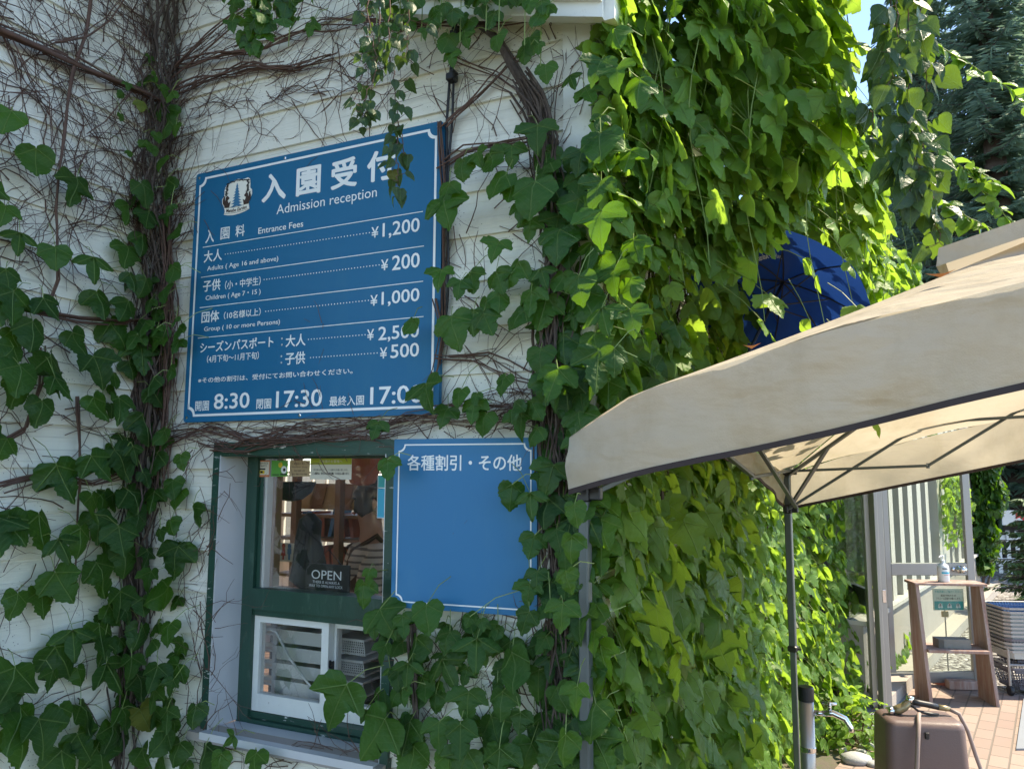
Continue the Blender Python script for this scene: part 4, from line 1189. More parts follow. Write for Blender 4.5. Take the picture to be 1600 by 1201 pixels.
for (px, py, lab) in ((1470, 443, 'curled orange dead leaf lying on the canopy roof under the vent cap'), (1175, 555, 'small orange dead leaf lying at the low end of the canopy roof')):
    # where the sight line meets the front slope
    n_ = (edge(0, .3)[1] - APEX).cross(edge(0, 2.0)[1] - APEX).normalized()
    c = hit(px, py, APEX, n_) + Z * .0
    if c.z < 1.7 or c.length > 6: c = roofpt(0, .6 if px > 1300 else .35, .25)
    mb = MB(); s = .035 if px > 1300 else .022
    g = [(-1, 0, .25), (-.5, .35, .1), (.2, .4, .0), (1, .05, .3), (.3, -.35, .02), (-.5, -.3, .08)]
    ids = [mb.vert(c + tb * a * s + ta * b * s + Z * (z * s + .022)) for a, b, z in g]; m_ = mb.vert(c + Z * .016)
    for k in range(6): mb.f.append([ids[k], ids[(k + 1) % 6], m_])
    tag(mb.build('fallen_leaf', MAT['fallen']), lab, 'leaf')

# ------------------------------------------------------------------ blue umbrella behind the canopy
hub = at(1224, 440, 3.1)
axis = (at(1171, 548, 2.94) - hub).normalized()               # shaft comes down and towards us
X_ = axis.orthogonal().normalized(); Y_ = axis.cross(X_)
umb = thing('umbrella', 'open navy umbrella showing its ribs and shaft behind the canopy roof, under the climber', 'umbrella', hub - axis * .0)
NR, RU = 8, .385
def upt(a, r):                                               # a in ribs, r 0..1
    ang = 2 * math.pi * a / NR + .35
    dep = .13 * r ** 1.8
    fr_ = a - math.floor(a); dep2 = 0.045 * math.sin(math.pi * fr_) * r
    rr_ = RU * r * (1 - .07 * math.sin(math.pi * fr_) * r)
    return hub + X_ * math.cos(ang) * rr_ + Y_ * math.sin(ang) * rr_ + axis * (dep - dep2 * .6)
for k in range(NR):
    mb = MB(); rows = []
    for i in range(7): rows.append([mb.vert(upt(k + i / 6 * .9999, j / 6)) for j in range(7)])
    for a, b in zip(rows, rows[1:]):
        for j in range(6): mb.f.append([a[j], b[j], b[j + 1], a[j + 1]])
    mb.build('cloth_panel', MAT['bluecloth'], umb, smooth=True)
    mb = MB(); mb.tube([upt(k + 1e-4, j / 6) + axis * .004 for j in range(7)], .003); mb.tube([upt(k + 1e-4, .5) + axis * .01, hub + axis * .15], .0025); mb.build('rib', MAT['black'], umb)
mb = MB(); mb.tube([hub - axis * .06, hub + axis * .46], .0065); mb.build('shaft', MAT['black'], umb)
mb = MB(); mb.tube([hub + axis * .12, hub + axis * .18], .012); mb.build('runner', MAT['black'], umb)
mb = MB(); mb.tube([hub + axis * .45, hub + axis * .52, hub + axis * .545 + X_ * .025, hub + axis * .52 + X_ * .05], .012); mb.build('handle', MAT['black'], umb)
# lettering on the panel that lies upwards in the picture
best = max(range(NR), key=lambda k: upt(k + .5, .7).dot(Z))
mb = MB()
mid = upt(best + .5, .66); out_ = (mid - hub).normalized(); sid = axis.cross(out_).normalized()
if sid.dot(RT) < 0: sid = -sid
V, F, sz = glyphs('Manabe Garden', .0)
i0 = len(mb.v)
for x, y in V:
    sg_ = 1 if (upt(best + .9, .7) - upt(best + .1, .7)).dot(RT) > 0 else -1
    mb.vert(upt(best + .5 + sg_ * .92 * (x - .5), .42 + .085 * (y - .5)) + axis * .006)
mb.f += [[i + i0 for i in f] for f in F]
mb.build('lettering', MAT['signwhite'], umb)

# ------------------------------------------------------------------ standpipe
sp = at(1263, 1180, 3.3)
b0 = Vector((sp.x, sp.y, 0)); topz = at(1263, 1072, 3.3).z
o = thing('standpipe', 'steel standpipe with black cap and small tap, in front of the sunlit climber', 'standpipe', b0)
mb = MB(); mb.lathe(b0, [(.029, 0), (.029, topz - .04)], 20); mb.build('pipe', MAT['pipe'], o, smooth=True)
mb = MB(); mb.lathe(b0 + Z * (topz - .055), [(.031, 0), (.0315, .05), (.028, .056), (.001, .057)], 20); mb.build('cap', MAT['black'], o)
mb = MB(); mb.lathe(b0 + Z * (topz - .255), [(.0295, 0), (.031, .002), (.031, .018), (.0295, .02)], 20); mb.build('clamp_band', MAT['chrome'], o)
td = (RT * .9 - Vector((0, .35, 0))).normalized(); tz = topz - .10
mb = MB()
mb.tube([b0 + td * .025 + Z * tz, b0 + td * .075 + Z * tz], .011, n=10)
mb.tube([b0 + td * .06 + Z * tz, b0 + td * .10 + Z * (tz + .006), b0 + td * .145 + Z * (tz - .012), b0 + td * .165 + Z * (tz - .045), b0 + td * .167 + Z * (tz - .06)], [.013, .014, .012, .0105, .012], n=10)
tap = mb.build('tap', MAT['chrome'], o, smooth=True)
mb = MB(); hb_ = b0 + td * .088 + Z * (tz + .012)
mb.tube([hb_, hb_ + Z * .03], .008, n=8); sd2 = Z.cross(td)
for a in (0, 1): 
    v = (td if a else sd2); mb.tube([hb_ + Z * .03 - v * .028, hb_ + Z * .03 + v * .028], [.007, .006], n=8)
mb.build('handle', MAT['chrome'], tap, smooth=True)

# ------------------------------------------------------------------ hose reel box
hbx = at(1436, 1150, 3.75); HY = rad(-8)
hx = Vector((math.cos(HY), math.sin(HY), 0)); hy = Vector((-math.sin(HY), math.cos(HY), 0))
hc = Vector((hbx.x, hbx.y, 0)); htop = at(1436, 1117, 3.75).z
o = thing('hose_reel_box', 'brown plastic hose reel box with spray gun resting on its top', 'hose reel', hc)
mb = MB()
Wd, Dp = .345, .22
def hring(z, w, d, r):
    pts = []
    for cx, cy, a0 in ((w / 2 - r, d / 2 - r, 0), (-w / 2 + r, d / 2 - r, 90), (-w / 2 + r, -d / 2 + r, 180), (w / 2 - r, -d / 2 + r, 270)):
        for k in range(6): a = rad(a0 + 18 * k); pts.append((cx + r * math.cos(a), cy + r * math.sin(a)))
    return [mb.vert(hc + hx * x + hy * y + Z * z) for x, y in pts]
R = [hring(0.02, Wd * 1.08, Dp * 1.1, .04), hring(htop * .5, Wd * 1.04, Dp * 1.05, .04), hring(htop - .03, Wd, Dp, .04), hring(htop - .010, Wd - .012, Dp - .012, .038), hring(htop, Wd - .045, Dp - .045, .03)]
mb.f.append(R[0][::-1]); mb.f.append(R[-1])
for a, b in zip(R, R[1:]):
    for k in range(24): mb.f.append([a[k], a[(k + 1) % 24], b[(k + 1) % 24], b[k]])
case = mb.build('case', MAT['hosebox'], o, smooth=True)
fcx = hc - hy * (Dp * .53)
mb = MB(); mb.lathe(fcx + Z * (htop - .235) + hy * .01, [(.036, 0), (.036, .012), (.024, .013), (.024, .006), (.001, .006)], 20, -hy); mb.build('crank_socket', MAT['black'], case)
mb = MB(); mb.lathe(fcx + Z * (htop - .235), [(.014, 0), (.014, .006), (.001, .007)], 14, -hy); mb.build('hub_cap', MAT['chrome'], case)
mb = MB(); mb.box(fcx + Z * (htop - .055) - hx * .005 + hy * .006, hx, hy, Z, .018, .02, .03, .003); mb.build('hose_clip', MAT['black'], case)
mb = MB()
hp = lambda x, y, z: hc + hx * x + hy * y + Z * z
mb.tube([hp(.0, -.02, htop + .012), hp(-.02, -.07, htop + .022), hp(-.045, -.135, htop - .005), hp(-.065, -.165, htop - .09), hp(-.08, -.175, htop - .22), hp(-.085, -.18, .02)], .0095, n=8)
mb.tube([hp(.145, .02, htop + .030), hp(.185, .01, htop + .012), hp(.215, -.0, htop - .06), hp(.235, -.02, htop - .16), hp(.25, -.03, htop - .22), hp(.235, -.05, htop - .255), hp(.19, -.10, htop - .25)], .0095, n=8)
mb.build('hose', MAT['hose'], o, smooth=True)
mb = MB()
mb.tube([hp(-.11, .0, htop + .018), hp(-.085, .0, htop + .022), hp(-.06, .0, htop + .035), hp(-.035, .0, htop + .062)], [.016, .022, .020, .016], n=12)
gun = mb.build('spray_gun', MAT['brass'], o, smooth=True)
mb = MB(); mb.tube([hp(-.035, 0, htop + .055), hp(-.03, 0, htop + .085)], [.016, .017], n=12); mb.tube([hp(-.13, 0, htop + .012), hp(-.108, 0, htop + .018)], .02, n=12); mb.build('dial', MAT['chrome'], gun, smooth=True)
mb = MB(); mb.tube([hp(-.03, 0, htop + .064), hp(.01, .0, htop + .056), hp(.06, .01, htop + .046), hp(.10, .015, htop + .036)], [.015, .014, .0145, .013], n=10)
mb.tube([hp(-.03, -.004, htop + .045), hp(.0, -.01, htop + .022), hp(.05, -.01, htop + .012), hp(.09, -.005, htop + .010)], [.004, .006, .008, .005], n=8); mb.build('grip', MAT['black'], gun, smooth=True)
mb = MB(); mb.tube([hp(.095, .015, htop + .037), hp(.13, .02, htop + .032), hp(.15, .022, htop + .028)], [.014, .013, .011], n=10); mb.build('coupling', MAT['brass'], gun, smooth=True)

# stones and soil edge by the box
rs = random.Random(8)
def stone(c, r, nm, lab, grp=None):
    mb = MB(); n, m = 10, 6; rows = []
    ph = rs.random() * 6
    for j in range(m + 1):
        t = math.pi * j / m; rows.append([mb.vert(c + Vector((math.cos(2 * math.pi * i / n) * r * math.sin(t) * (1 + .12 * math.sin(3 * i + ph)), math.sin(2 * math.pi * i / n) * r * .8 * math.sin(t), r * .42 * math.cos(t) + r * .2))) for i in range(n)])
    for a, b in zip(rows, rows[1:]):
        for i in range(n): mb.f.append([a[i], b[i], b[(i + 1) % n], a[(i + 1) % n]])
    tag(mb.build(nm, MAT['stone'], smooth=True), lab, 'stone', grp)
stone(ground(1337, 1190), .085, 'stone', 'flat pale grey stone on the soil left of the hose reel box')
for k, (x, y, r) in enumerate(((1355, 1168, .05), (1362, 1182, .04), (1346, 1175, .035), (1366, 1196, .045), (1318, 1172, .03))):
    stone(ground(x, y), r, 'stone', 'small grey stone among others at the foot of the hose reel box', 'small stones by the hose reel box')

# ------------------------------------------------------------------ glasshouse entrance
gb = ground(1385, 1112)
ent = thing('glasshouse', 'glazed annex with white battens on a concrete plinth behind the aluminium doors', 'building', gb)
def gz(px, py, y): return at(px, py, y)
wd = Vector(((1720 - 800) / FPX, 1, 0)).normalized(); wn_ = Vector((wd.y, -wd.x, 0))
w0 = ground(1397, 1042, .10)
def Gp(s, h, d=0.0): return Vector((w0.x, w0.y, 0)) + wd * s + wn_ * d + Z * h
def gs(px, py, d=0.0):
    p = hit(px, py, Gp(0, 0, d), wn_); return (p - Vector((w0.x, w0.y, 0))).dot(wd), p.z
ph_ = gs(1400, 945)[1]
s_end = gs(1529, 856)[0]
mb = MB()
mb.hexa([Gp(-.9, 0, 0), Gp(s_end, 0, 0), Gp(s_end, 0, -.18), Gp(-.9, 0, -.18)], [Gp(-.9, ph_, 0), Gp(s_end, ph_, 0), Gp(s_end, ph_, -.18), Gp(-.9, ph_, -.18)])
mb.build('plinth', MAT['concrete'], ent)
mb = MB(); mb.hexa([Gp(-.9, ph_, .03), Gp(s_end, ph_, .03), Gp(s_end, ph_, -.2), Gp(-.9, ph_, -.2)], [Gp(-.9, ph_ + .03, .03), Gp(s_end, ph_ + .03, .03), Gp(s_end, ph_ + .03, -.2), Gp(-.9, ph_ + .03, -.2)])
mb.build('plinth_sill', MAT['batten'], ent)
lw = (ground(1508, 975, .06) - Vector((w0.x, w0.y, 0))).dot(wn_)
mb = MB(); mb.hexa([Gp(-.9, 0, lw), Gp(s_end + .7, 0, lw), Gp(s_end + .7, 0, 0), Gp(-.9, 0, 0)], [Gp(-.9, .10, lw), Gp(s_end + .7, .10, lw), Gp(s_end + .7, .10, 0), Gp(-.9, .10, 0)])
mb.build('ledge', MAT['concrete'], ent)
HT = 2.7
px = 1388
lst = [(1374, 7), (1391, 8), (1407, 8), (1422, 9), (1436, 8), (1449, 6), (1466, 20), (1486, 5), (1496, 6), (1507, 8), (1519, 6)]
for x, w in lst:
    sA, sB = gs(x - w * .38, 850, -.04)[0], gs(x + w * .38, 850, -.04)[0]
    big = w == 20
    mb = MB(); d0, d1 = (.02, -.12) if big else (-.02, -.07)
    mb.hexa([Gp(sA, ph_ + .03, d0), Gp(sB, ph_ + .03, d0), Gp(sB, ph_ + .03, d1), Gp(sA, ph_ + .03, d1)], [Gp(sA, HT, d0), Gp(sB, HT, d0), Gp(sB, HT, d1), Gp(sA, HT, d1)])
    mb.build('pillar' if big else 'batten', MAT['batten'], ent)
mb = MB(); mb.hexa([Gp(-.9, ph_ + .03, -.085), Gp(s_end, ph_ + .03, -.085), Gp(s_end, ph_ + .03, -.09), Gp(-.9, ph_ + .03, -.09)], [Gp(-.9, HT, -.085), Gp(s_end, HT, -.085), Gp(s_end, HT, -.09), Gp(-.9, HT, -.09)])
mb.build('glazing', MAT['doorglass'], ent)
mb = MB(); mb.hexa([Gp(-.9, HT, .1), Gp(s_end + .1, HT, .1), Gp(s_end + .1, HT, -2.2), Gp(-.9, HT, -2.2)], [Gp(-.9, HT + .12, .1), Gp(s_end + .1, HT + .12, .1), Gp(s_end + .1, HT + .12, -2.2), Gp(-.9, HT + .12, -2.2)])
mb.build('roof', MAT['batten'], ent)
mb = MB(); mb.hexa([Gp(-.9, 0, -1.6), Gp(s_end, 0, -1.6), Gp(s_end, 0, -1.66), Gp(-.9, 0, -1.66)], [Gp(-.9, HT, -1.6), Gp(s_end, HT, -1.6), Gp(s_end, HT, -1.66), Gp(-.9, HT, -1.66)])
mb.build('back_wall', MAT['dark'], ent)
# door jamb and the two leaves
DT = 2.25
jx = gb.copy()
dw = Vector((1, .04, 0)).normalized()                         # right leaf lies almost across the view
dn = Vector((dw.y, -dw.x, 0))
hinge = ground(1391, 1066, .02)
wR = (hit(1522, 900, hinge, dn) - hinge).dot(dw)
door = thing('glass_door', 'open aluminium glass door leaf with round lock, behind the wooden stand', 'door', Vector((hinge.x, hinge.y, .02)))
def Dp_(x, h, d=0.0): return Vector((hinge.x, hinge.y, 0)) + dw * x + dn * d + Z * h
def dh(py): return hit(1450, py, hinge, dn).z
def dbar(x0, x1, h0, h1, nm, mat, th=.035, par=None):
    mb = MB(); mb.box(Dp_((x0 + x1) / 2, (h0 + h1) / 2), dw, dn, Z, x1 - x0, th, h1 - h0, .003); return mb.build(nm, mat, par or door)
bt = dh(1048); r0, r1 = dh(898), dh(879)
dbar(0, .045, .02, DT, 'stile', MAT['doorframe']); dbar(wR - .06, wR, .02, DT, 'stile', MAT['doorframe'])
dbar(.045, wR - .06, .02, bt, 'bottom_rail', MAT['doorframe'], .033); mr = dbar(.045, wR - .06, r0, r1, 'middle_rail', MAT['doorframe'], .033); dbar(.045, wR - .06, DT - .07, DT, 'top_rail', MAT['doorframe'], .033)
dbar(.045, wR - .06, bt, r0, 'pane', MAT['doorglass'], .006); dbar(.045, wR - .06, r1, DT - .07, 'pane', MAT['doorglass'], .006)
mb = MB(); k_ = Dp_((hit(1497, 889, hinge, dn) - hinge).dot(dw), (r0 + r1) / 2, .018)
mb.lathe(k_, [(.03, 0), (.03, .01), (.016, .014), (.018, .04), (.026, .05), (.024, .062), (.001, .066)], 16, dn); mb.lathe(k_ - dw * .05, [(.016, 0), (.016, .008), (.001, .01)], 12, dn); mb.build('lock_knob', MAT['chrome'], mr, smooth=True)
# jamb post in front, left leaf going back
jb = ground(1388, 1112, 0.0)
jamb = thing('door_jamb', 'tall aluminium door jamb with a latch plate, standing between the two glass doors', 'door jamb', jb)
mb = MB(); mb.box(jb + Z * (DT / 2 + .05), dw, dn, Z, .042, .045, DT + .10, .003); mb.build('post', MAT['doorframe'], jamb)
mb = MB(); mb.box(jb + Z * (DT / 2 + .05) - dw * .036, dw, dn, Z, .026, .07, DT + .10, .003); mb.build('side_post', MAT['doorframe'], jamb)
mb = MB(); mb.box(Vector((jb.x, jb.y, at(1388, 930, jb.y).z)) + dn * .024, dw, dn, Z, .026, .006, .085, .002); mb.build('latch_plate', MAT['chrome'], jamb)
jl = jb - dw * .07 - dn * .03
ld = Vector((.10, 1, 0)).normalized(); ln = Vector((ld.y, -ld.x, 0)); LW = .80
left = thing('glass_door', 'darker glass door leaf with a dark middle rail, edge-on beside the climber', 'door', Vector((jl.x, jl.y, .02)))
def lp(x, h, d=0.0): return Vector((jl.x, jl.y, 0)) + ld * x + ln * d + Z * h
def lbar(x0, x1, h0, h1, nm, mat, th=.035):
    mb = MB(); mb.box(lp((x0 + x1) / 2, (h0 + h1) / 2), ld, ln, Z, x1 - x0, th, h1 - h0, .003); return mb.build(nm, mat, left)
hr = at(1378, 935, jl.y).z
lbar(0, .05, .02, DT, 'stile', MAT['doorframe']); lbar(LW - .05, LW, .02, DT, 'stile', MAT['doordark']); lbar(.05, LW - .05, .02, .13, 'bottom_rail', MAT['doorframe'], .033); lbar(.05, LW - .05, hr - .06, hr + .06, 'middle_rail', MAT['doordark'], .04); lbar(.05, LW - .05, DT - .08, DT, 'top_rail', MAT['doordark'], .033)
lbar(.05, LW - .05, .13, hr - .06, 'pane', MAT['doorglass'], .006); lbar(.05, LW - .05, hr + .06, DT - .08, 'pane', MAT['doorglass'], .006)
# threshold slab
s4 = [ground(1335, 1070), ground(1428, 1067), ground(1396, 1128), ground(1352, 1140)]
mb = MB(); mb.hexa([Vector((p.x, p.y, -.01)) for p in s4][::-1], [Vector((p.x, p.y, .014)) for p in s4][::-1])
tag(mb.build('threshold_slab', MAT['slab']), kind='structure')
m4 = [ground(1600, 1090), ground(1700, 1080), ground(1720, 1170), ground(1588, 1172)]
mb = MB(); mb.hexa([Vector((p.x, p.y, .001)) for p in m4][::-1], [Vector((p.x, p.y, .012)) for p in m4][::-1])
tag(mb.build('door_mat', MAT['slab']), 'grey door mat on the brick paving at the right edge', 'door mat')

# ------------------------------------------------------------------ wooden stand and what is on it
YS = 5.72
c = ground(1493, 1086); 
sx = Vector((1, -.10, 0)).normalized(); sy = Vector((.10, 1, 0)).normalized()
LT, RTp = at(1430, 907, YS), at(1532, 912, YS)
Wst = (RTp - LT).dot(sx); topz = (LT.z + RTp.z) / 2
o0 = Vector((LT.x, LT.y, 0))
stand = thing('wooden_stand', 'open reddish wooden stand with two slanting sides, top board and shelf on the paving', 'stand', o0 + sx * Wst / 2)
def Wp(x, y, z): return o0 + sx * x + sy * y + Z * z
for x in (0, Wst - .03):
    mb = MB(); e = .024
    mb.hexa([Wp(x + .01, -.11, 0), Wp(x + e + .01, -.11, 0), Wp(x + e + .01, .14, 0), Wp(x + .01, .14, 0)], [Wp(x, .0, topz - .02), Wp(x + e, .0, topz - .02), Wp(x + e, .14, topz - .02), Wp(x, .14, topz - .02)])
    mb.build('side_board', MAT['wood'], stand)
mb = MB(); mb.box(Wp(Wst / 2, .07, topz - .009), sx, sy, Z, Wst + .03, .19, .018, .003); mb.build('top_board', MAT['wood'], stand)
sz_ = at(1490, 1010, YS).z
mb = MB(); mb.box(Wp(Wst / 2, .03, sz_ - .012), sx, sy, Z, Wst - .06, .24, .022, .003); mb.build('shelf', MAT['wood'], stand)
mb = MB(); bx = Wp(Wst * .5, .02, sz_)
mb.hexa([bx + sx * a * .11 + sy * b for a, b in ((-1, -.05), (1, -.05), (1, .05), (-1, .05))], [bx + sx * a * .11 + sy * b + Z * .062 for a, b in ((-1, -.05), (1, -.05), (1, .05), (-1, .05))])
mb.hexa([bx + sx * (.11 + .0) * a - sy * .051 + sx * q for a, q in ((-1, 0), (-1, .035), (-1, .035), (-1, 0))][:4], [bx + sx * -.11 - sy * .056 + Z * .062 + sx * q for q in (0, .035, .035, 0)])
tag(mb.build('concrete_block', MAT['concretedark']), 'grey concrete block lying on the shelf of the wooden stand', 'block')
wb = ground(1503, 1076)
mb = MB(); mb.box(wb + Z * .035, sx, sy, Z, .21, .08, .062, .004)
tag(mb.build('wood_block', MAT['wood']), 'short red-brown timber block on the paving at the foot of the stand', 'block')
# pump bottle
bc = Wp((at(1478, 905, YS) - LT).dot(sx), .06, topz)
o = thing('pump_bottle', 'white hand sanitiser pump bottle on top of the wooden stand', 'bottle', bc)
mb = MB(); mb.lathe(bc, [(.036, 0), (.040, .008), (.040, .10), (.034, .122), (.014, .134), (.014, .142)], 18); mb.build('body', MAT['bottle'], o, smooth=True)
mb = MB(); mb.lathe(bc + Z * .142, [(.017, 0), (.017, .014), (.005, .016), (.005, .036), (.012, .037), (.012, .048)], 12); mb.tube([bc + Z * .184, bc + Z * .186 - Vector((.03, .02, 0)), bc + Z * .176 - Vector((.038, .025, 0))], .005); mb.build('pump', MAT['bottle'], o)
def cyl(a, z, r=.0405): return bc + Vector((math.sin(a), -math.cos(a), 0)) * r + Z * z
def band(mb, a0, a1, z0, z1, r=.0405):
    n = 8
    for k in range(n):
        x, y = a0 + (a1 - a0) * k / n, a0 + (a1 - a0) * (k + 1) / n; mb.poly([cyl(x, z0, r), cyl(y, z0, r), cyl(y, z1, r), cyl(x, z1, r)])
mb = MB(); band(mb, -.75, .75, .062, .074, .0408); mb.build('blue_label', MAT['cyan'], o)
mb = MB(); band(mb, -.6, .35, .094, .101); mb.build('black_label', MAT['black'], o)
mb = MB(); band(mb, -.4, .8, .052, .055); mb.build('red_label', MAT['red'], o)
# card on a rod
YC = 6.2
cb = at(1471, 1048, YC); cb.z = at(1471, 1048, YC).z
foot = Vector((cb.x, cb.y, 0))
cd = thing('card_stand', 'small notice card about hand disinfection held on a thin rod behind the wooden stand', 'notice', foot)
q = [(1458, 918), (1506, 921), (1506, 954), (1458, 952)]
c0_, c1_ = at(1458, 935, YC - .02), at(1506, 937, YC - .02); ct, cbm = at(1480, 919, YC - .02).z, at(1480, 953, YC - .02).z
cu = (c1_ - c0_); cu.z = 0; cw = cu.length; cu.normalize(); cn = Vector((cu.y, -cu.x, 0))
def Cp(x, y, e=0.0): return Vector((c0_.x, c0_.y, cbm)) + cu * (cw * x) + Z * ((ct - cbm) * y) + cn * e
mb = MB(); mb.hexa([Cp(0, 0, -.006), Cp(1, 0, -.006), Cp(1, 1, -.006), Cp(0, 1, -.006)], [Cp(0, 0), Cp(1, 0), Cp(1, 1), Cp(0, 1)]); card = mb.build('card', MAT['cream'], cd)
mb = MB(); prect(mb, Cp, .03, .03, .97, .42, .0012)
put_text(mb, '手指消毒にご協力ください', lambda a, b: Cp(a, b, .0012), .06, .80, .94, .92, .01); mb.build('teal_print', MAT['teal'], card)
mb = MB(); put_text(mb, '感染予防のため', lambda a, b: Cp(a, b, .0012), .25, .63, .75, .73, .01); put_text(mb, 'アルコール消毒をお願いします。', lambda a, b: Cp(a, b, .0012), .10, .49, .90, .60, .01); mb.build('writing', MAT['black'], card)
mb = MB()
for x in (.22, .52, .80):
    for s in (-1, 1):
        mb.poly([Cp(x + .08 * s, .12, .002), Cp(x + .02 * s, .10, .002), Cp(x - .03 * s, .24, .002), Cp(x + .0 * s, .34, .002), Cp(x + .06 * s, .27, .002)])
mb.build('hand_pictures', MAT['signwhite'], card)
for f in ((0, 0, 1, .02), (0, .98, 1, 1), (0, 0, .015, 1), (.985, 0, 1, 1)): pass
rx = Cp(.38, 0, -.01)
mb = MB(); mb.tube([Vector((rx.x, rx.y, .03)), Vector((rx.x, rx.y, cbm + .05))], .0055); mb.build('rod', MAT['doorframe'], cd)
mb = MB(); mb.box(Vector((rx.x, rx.y, cbm - .03)), cu, cn, Z, .05, .02, .045, .003); mb.build('holder', MAT['tan'], cd)
mb = MB(); mb.lathe(Vector((rx.x, rx.y, 0)), [(.12, 0), (.12, .02), (.10, .03), (.006, .032)], 20); mb.build('base', MAT['redclay'], cd)

# ------------------------------------------------------------------ basket trolley
tc = ground(1612, 1078)
bx_ = Vector((1, -.06, 0)).normalized(); by_ = Vector((.06, 1, 0)).normalized()
TZ0 = .17
cart = thing('basket_trolley', 'wheeled metal trolley under the stack of shopping baskets at the right edge', 'trolley', tc)
def Tp(x, y, z): return tc + bx_ * x + by_ * y + Z * z
for x in (-.235, .235):
    for y in (-.15, .17):
        mb = MB(); mb.tube([Tp(x, y, .07), Tp(x, y, .33)], .010, n=8); lg = mb.build('leg', MAT['doorframe'], cart)
        mb = MB(); mb.lathe(Tp(x - .012, y, .035), [(.034, 0), (.036, .006), (.036, .018), (.034, .024)], 16, bx_); mb.build('wheel', MAT['black'], lg)
mb = MB()
for y in (-.15, .17): mb.tube([Tp(-.235, y, .215), Tp(.235, y, .215)], .009, n=8)
for x in (-.235, .235): mb.tube([Tp(x, -.15, .215), Tp(x, .17, .215)], .009, n=8)
mb.tube([Tp(-.235, -.15, .33), Tp(-.235, .17, .33)], .009, n=8); mb.build('frame', MAT['doorframe'], cart)
def basket(z, label, mat, rimmat, open_mesh=False, h=.20, name='shopping_basket', group='nested shopping baskets on the trolley', full=True):
    o = thing(name, label, 'basket', Tp(0, 0, z), group)
    w1, d1, w0, d0 = .235, .155, .185, .115
    def ringp(t, off=0.0): 
        w, d = w0 + (w1 - w0) * t + off, d0 + (d1 - d0) * t + off; c_ = .035
        return [(-w + c_, -d), (w - c_, -d), (w, -d + c_), (w, d - c_), (w - c_, d), (-w + c_, d), (-w, d - c_), (-w, -d + c_)]
    P_ = lambda x, y, zz: Tp(x, y, z + zz)
    mb = MB()
    if open_mesh:
        mb.poly([P_(x, y, .004) for x, y in ringp(0)])
        A, B_ = ringp(0), ringp(1)
        for i in range(8):
            a0, a1, b0, b1 = Vector((*A[i], 0)), Vector((*A[(i + 1) % 8], 0)), Vector((*B_[i], 0)), Vector((*B_[(i + 1) % 8], 0))
            L = (b1 - b0).length; n = max(1, int(L / .022))
            for k in range(n + 1):
                t = k / n; p, q = a0.lerp(a1, t), b0.lerp(b1, t); mb.bar(P_(p.x, p.y, 0), P_(q.x, q.y, h), .006, .004)
            for j in range(8):
                t = j / 8; p, q = a0.lerp(b0, t), a1.lerp(b1, t); mb.bar(P_(p.x, p.y, h * t), P_(q.x, q.y, h * t), .005, .004)
            for t in (.0, .72, .80, .88): 
                if i in (0, 2, 4, 6):
                    p, q = a0.lerp(b0, t), a1.lerp(b1, t); p2, q2 = a0.lerp(b0, min(1, t + .08)), a1.lerp(b1, min(1, t + .08))
                    mb.poly([P_(p.x, p.y, h * t), P_(q.x, q.y, h * t), P_(q2.x, q2.y, h * min(1, t + .08)), P_(p2.x, p2.y, h * min(1, t + .08))])
    else:
        t0 = 0 if full else .70
        A, B_ = ringp(t0), ringp(1)
        ia = [mb.vert(P_(x, y, h * t0)) for x, y in A]; ib = [mb.vert(P_(x, y, h)) for x, y in B_]
        for i in range(8): mb.f.append([ia[i], ia[(i + 1) % 8], ib[(i + 1) % 8], ib[i]])
    mb.build('body', mat, o)
    mb = MB()
    A, B_, Cc = ringp(1, .0), ringp(1, .014), ringp(1, .012)
    n = 8
    r1 = [mb.vert(P_(x, y, h)) for x, y in A]; r2 = [mb.vert(P_(x, y, h + .004)) for x, y in B_]; r3 = [mb.vert(P_(x, y, h - .012)) for x, y in Cc]
    for i in range(8):
        k = (i + 1) % 8; mb.f.append([r1[i], r2[i], r2[k], r1[k]]); mb.f.append([r2[i], r3[i], r3[k], r2[k]])
    mb.build('rim', rimmat, o)
    return o
zt = at(1600, 950, tc.y - .15).z - .20
basket(zt, 'blue openwork basket with a white rim on top of the trolley stack', MAT['basketblue'], MAT['stackplastic'], True)
N_ = 11
for k in range(N_):
    basket(zt - .028 * (k + 1), 'grey basket nested in the stack under the blue one, only its rim showing', MAT['greyplastic'], MAT['stackplastic'], full=False)
basket(TZ0 + .06, 'violet grey openwork basket at the bottom of the stack, on the trolley rail', MAT['basketdark'], MAT['basketdark'], True, h=.17)
o = basket(.035, 'violet grey openwork basket slung below the trolley rail', MAT['basketdark'], MAT['basketdark'], True, h=.16)

# ------------------------------------------------------------------ far right: white fence, sign, wall end
YF = 12.5
fz0 = 0
fA = at(1556, 860, YF); fA.z = 0
fence = thing('picket_fence', 'white picket fence in the background at the right edge', 'fence', fA)
fd = Vector((1, -.1, 0)).normalized()
top_ = at(1575, 828, YF).z
mb = MB()
for z in (.25, top_ - .12): mb.bar(fA + Z * z, fA + fd * 2.4 + Z * z, .03, .09)
mb.build('rail', MAT['fencewhite'], fence)
for k in range(18):
    mb = MB(); p = fA + fd * (.04 + k * .135) - Vector((0, .035, 0)); mb.box(p + Z * (top_ / 2 + .03), fd, Vector((0, 1, 0)), Z, .055, .02, top_ - .06, .004); mb.build('picket', MAT['fencewhite'], fence)
sgn = thing('arrow_sign', 'white direction sign with a red arrow above the picket fence', 'sign', at(1590, 815, YF - .15))
a0, a1 = at(1566, 806, YF - .15), at(1640, 806, YF - .15); zt_, zb_ = at(1590, 797, YF - .15).z, at(1590, 820, YF - .15).z
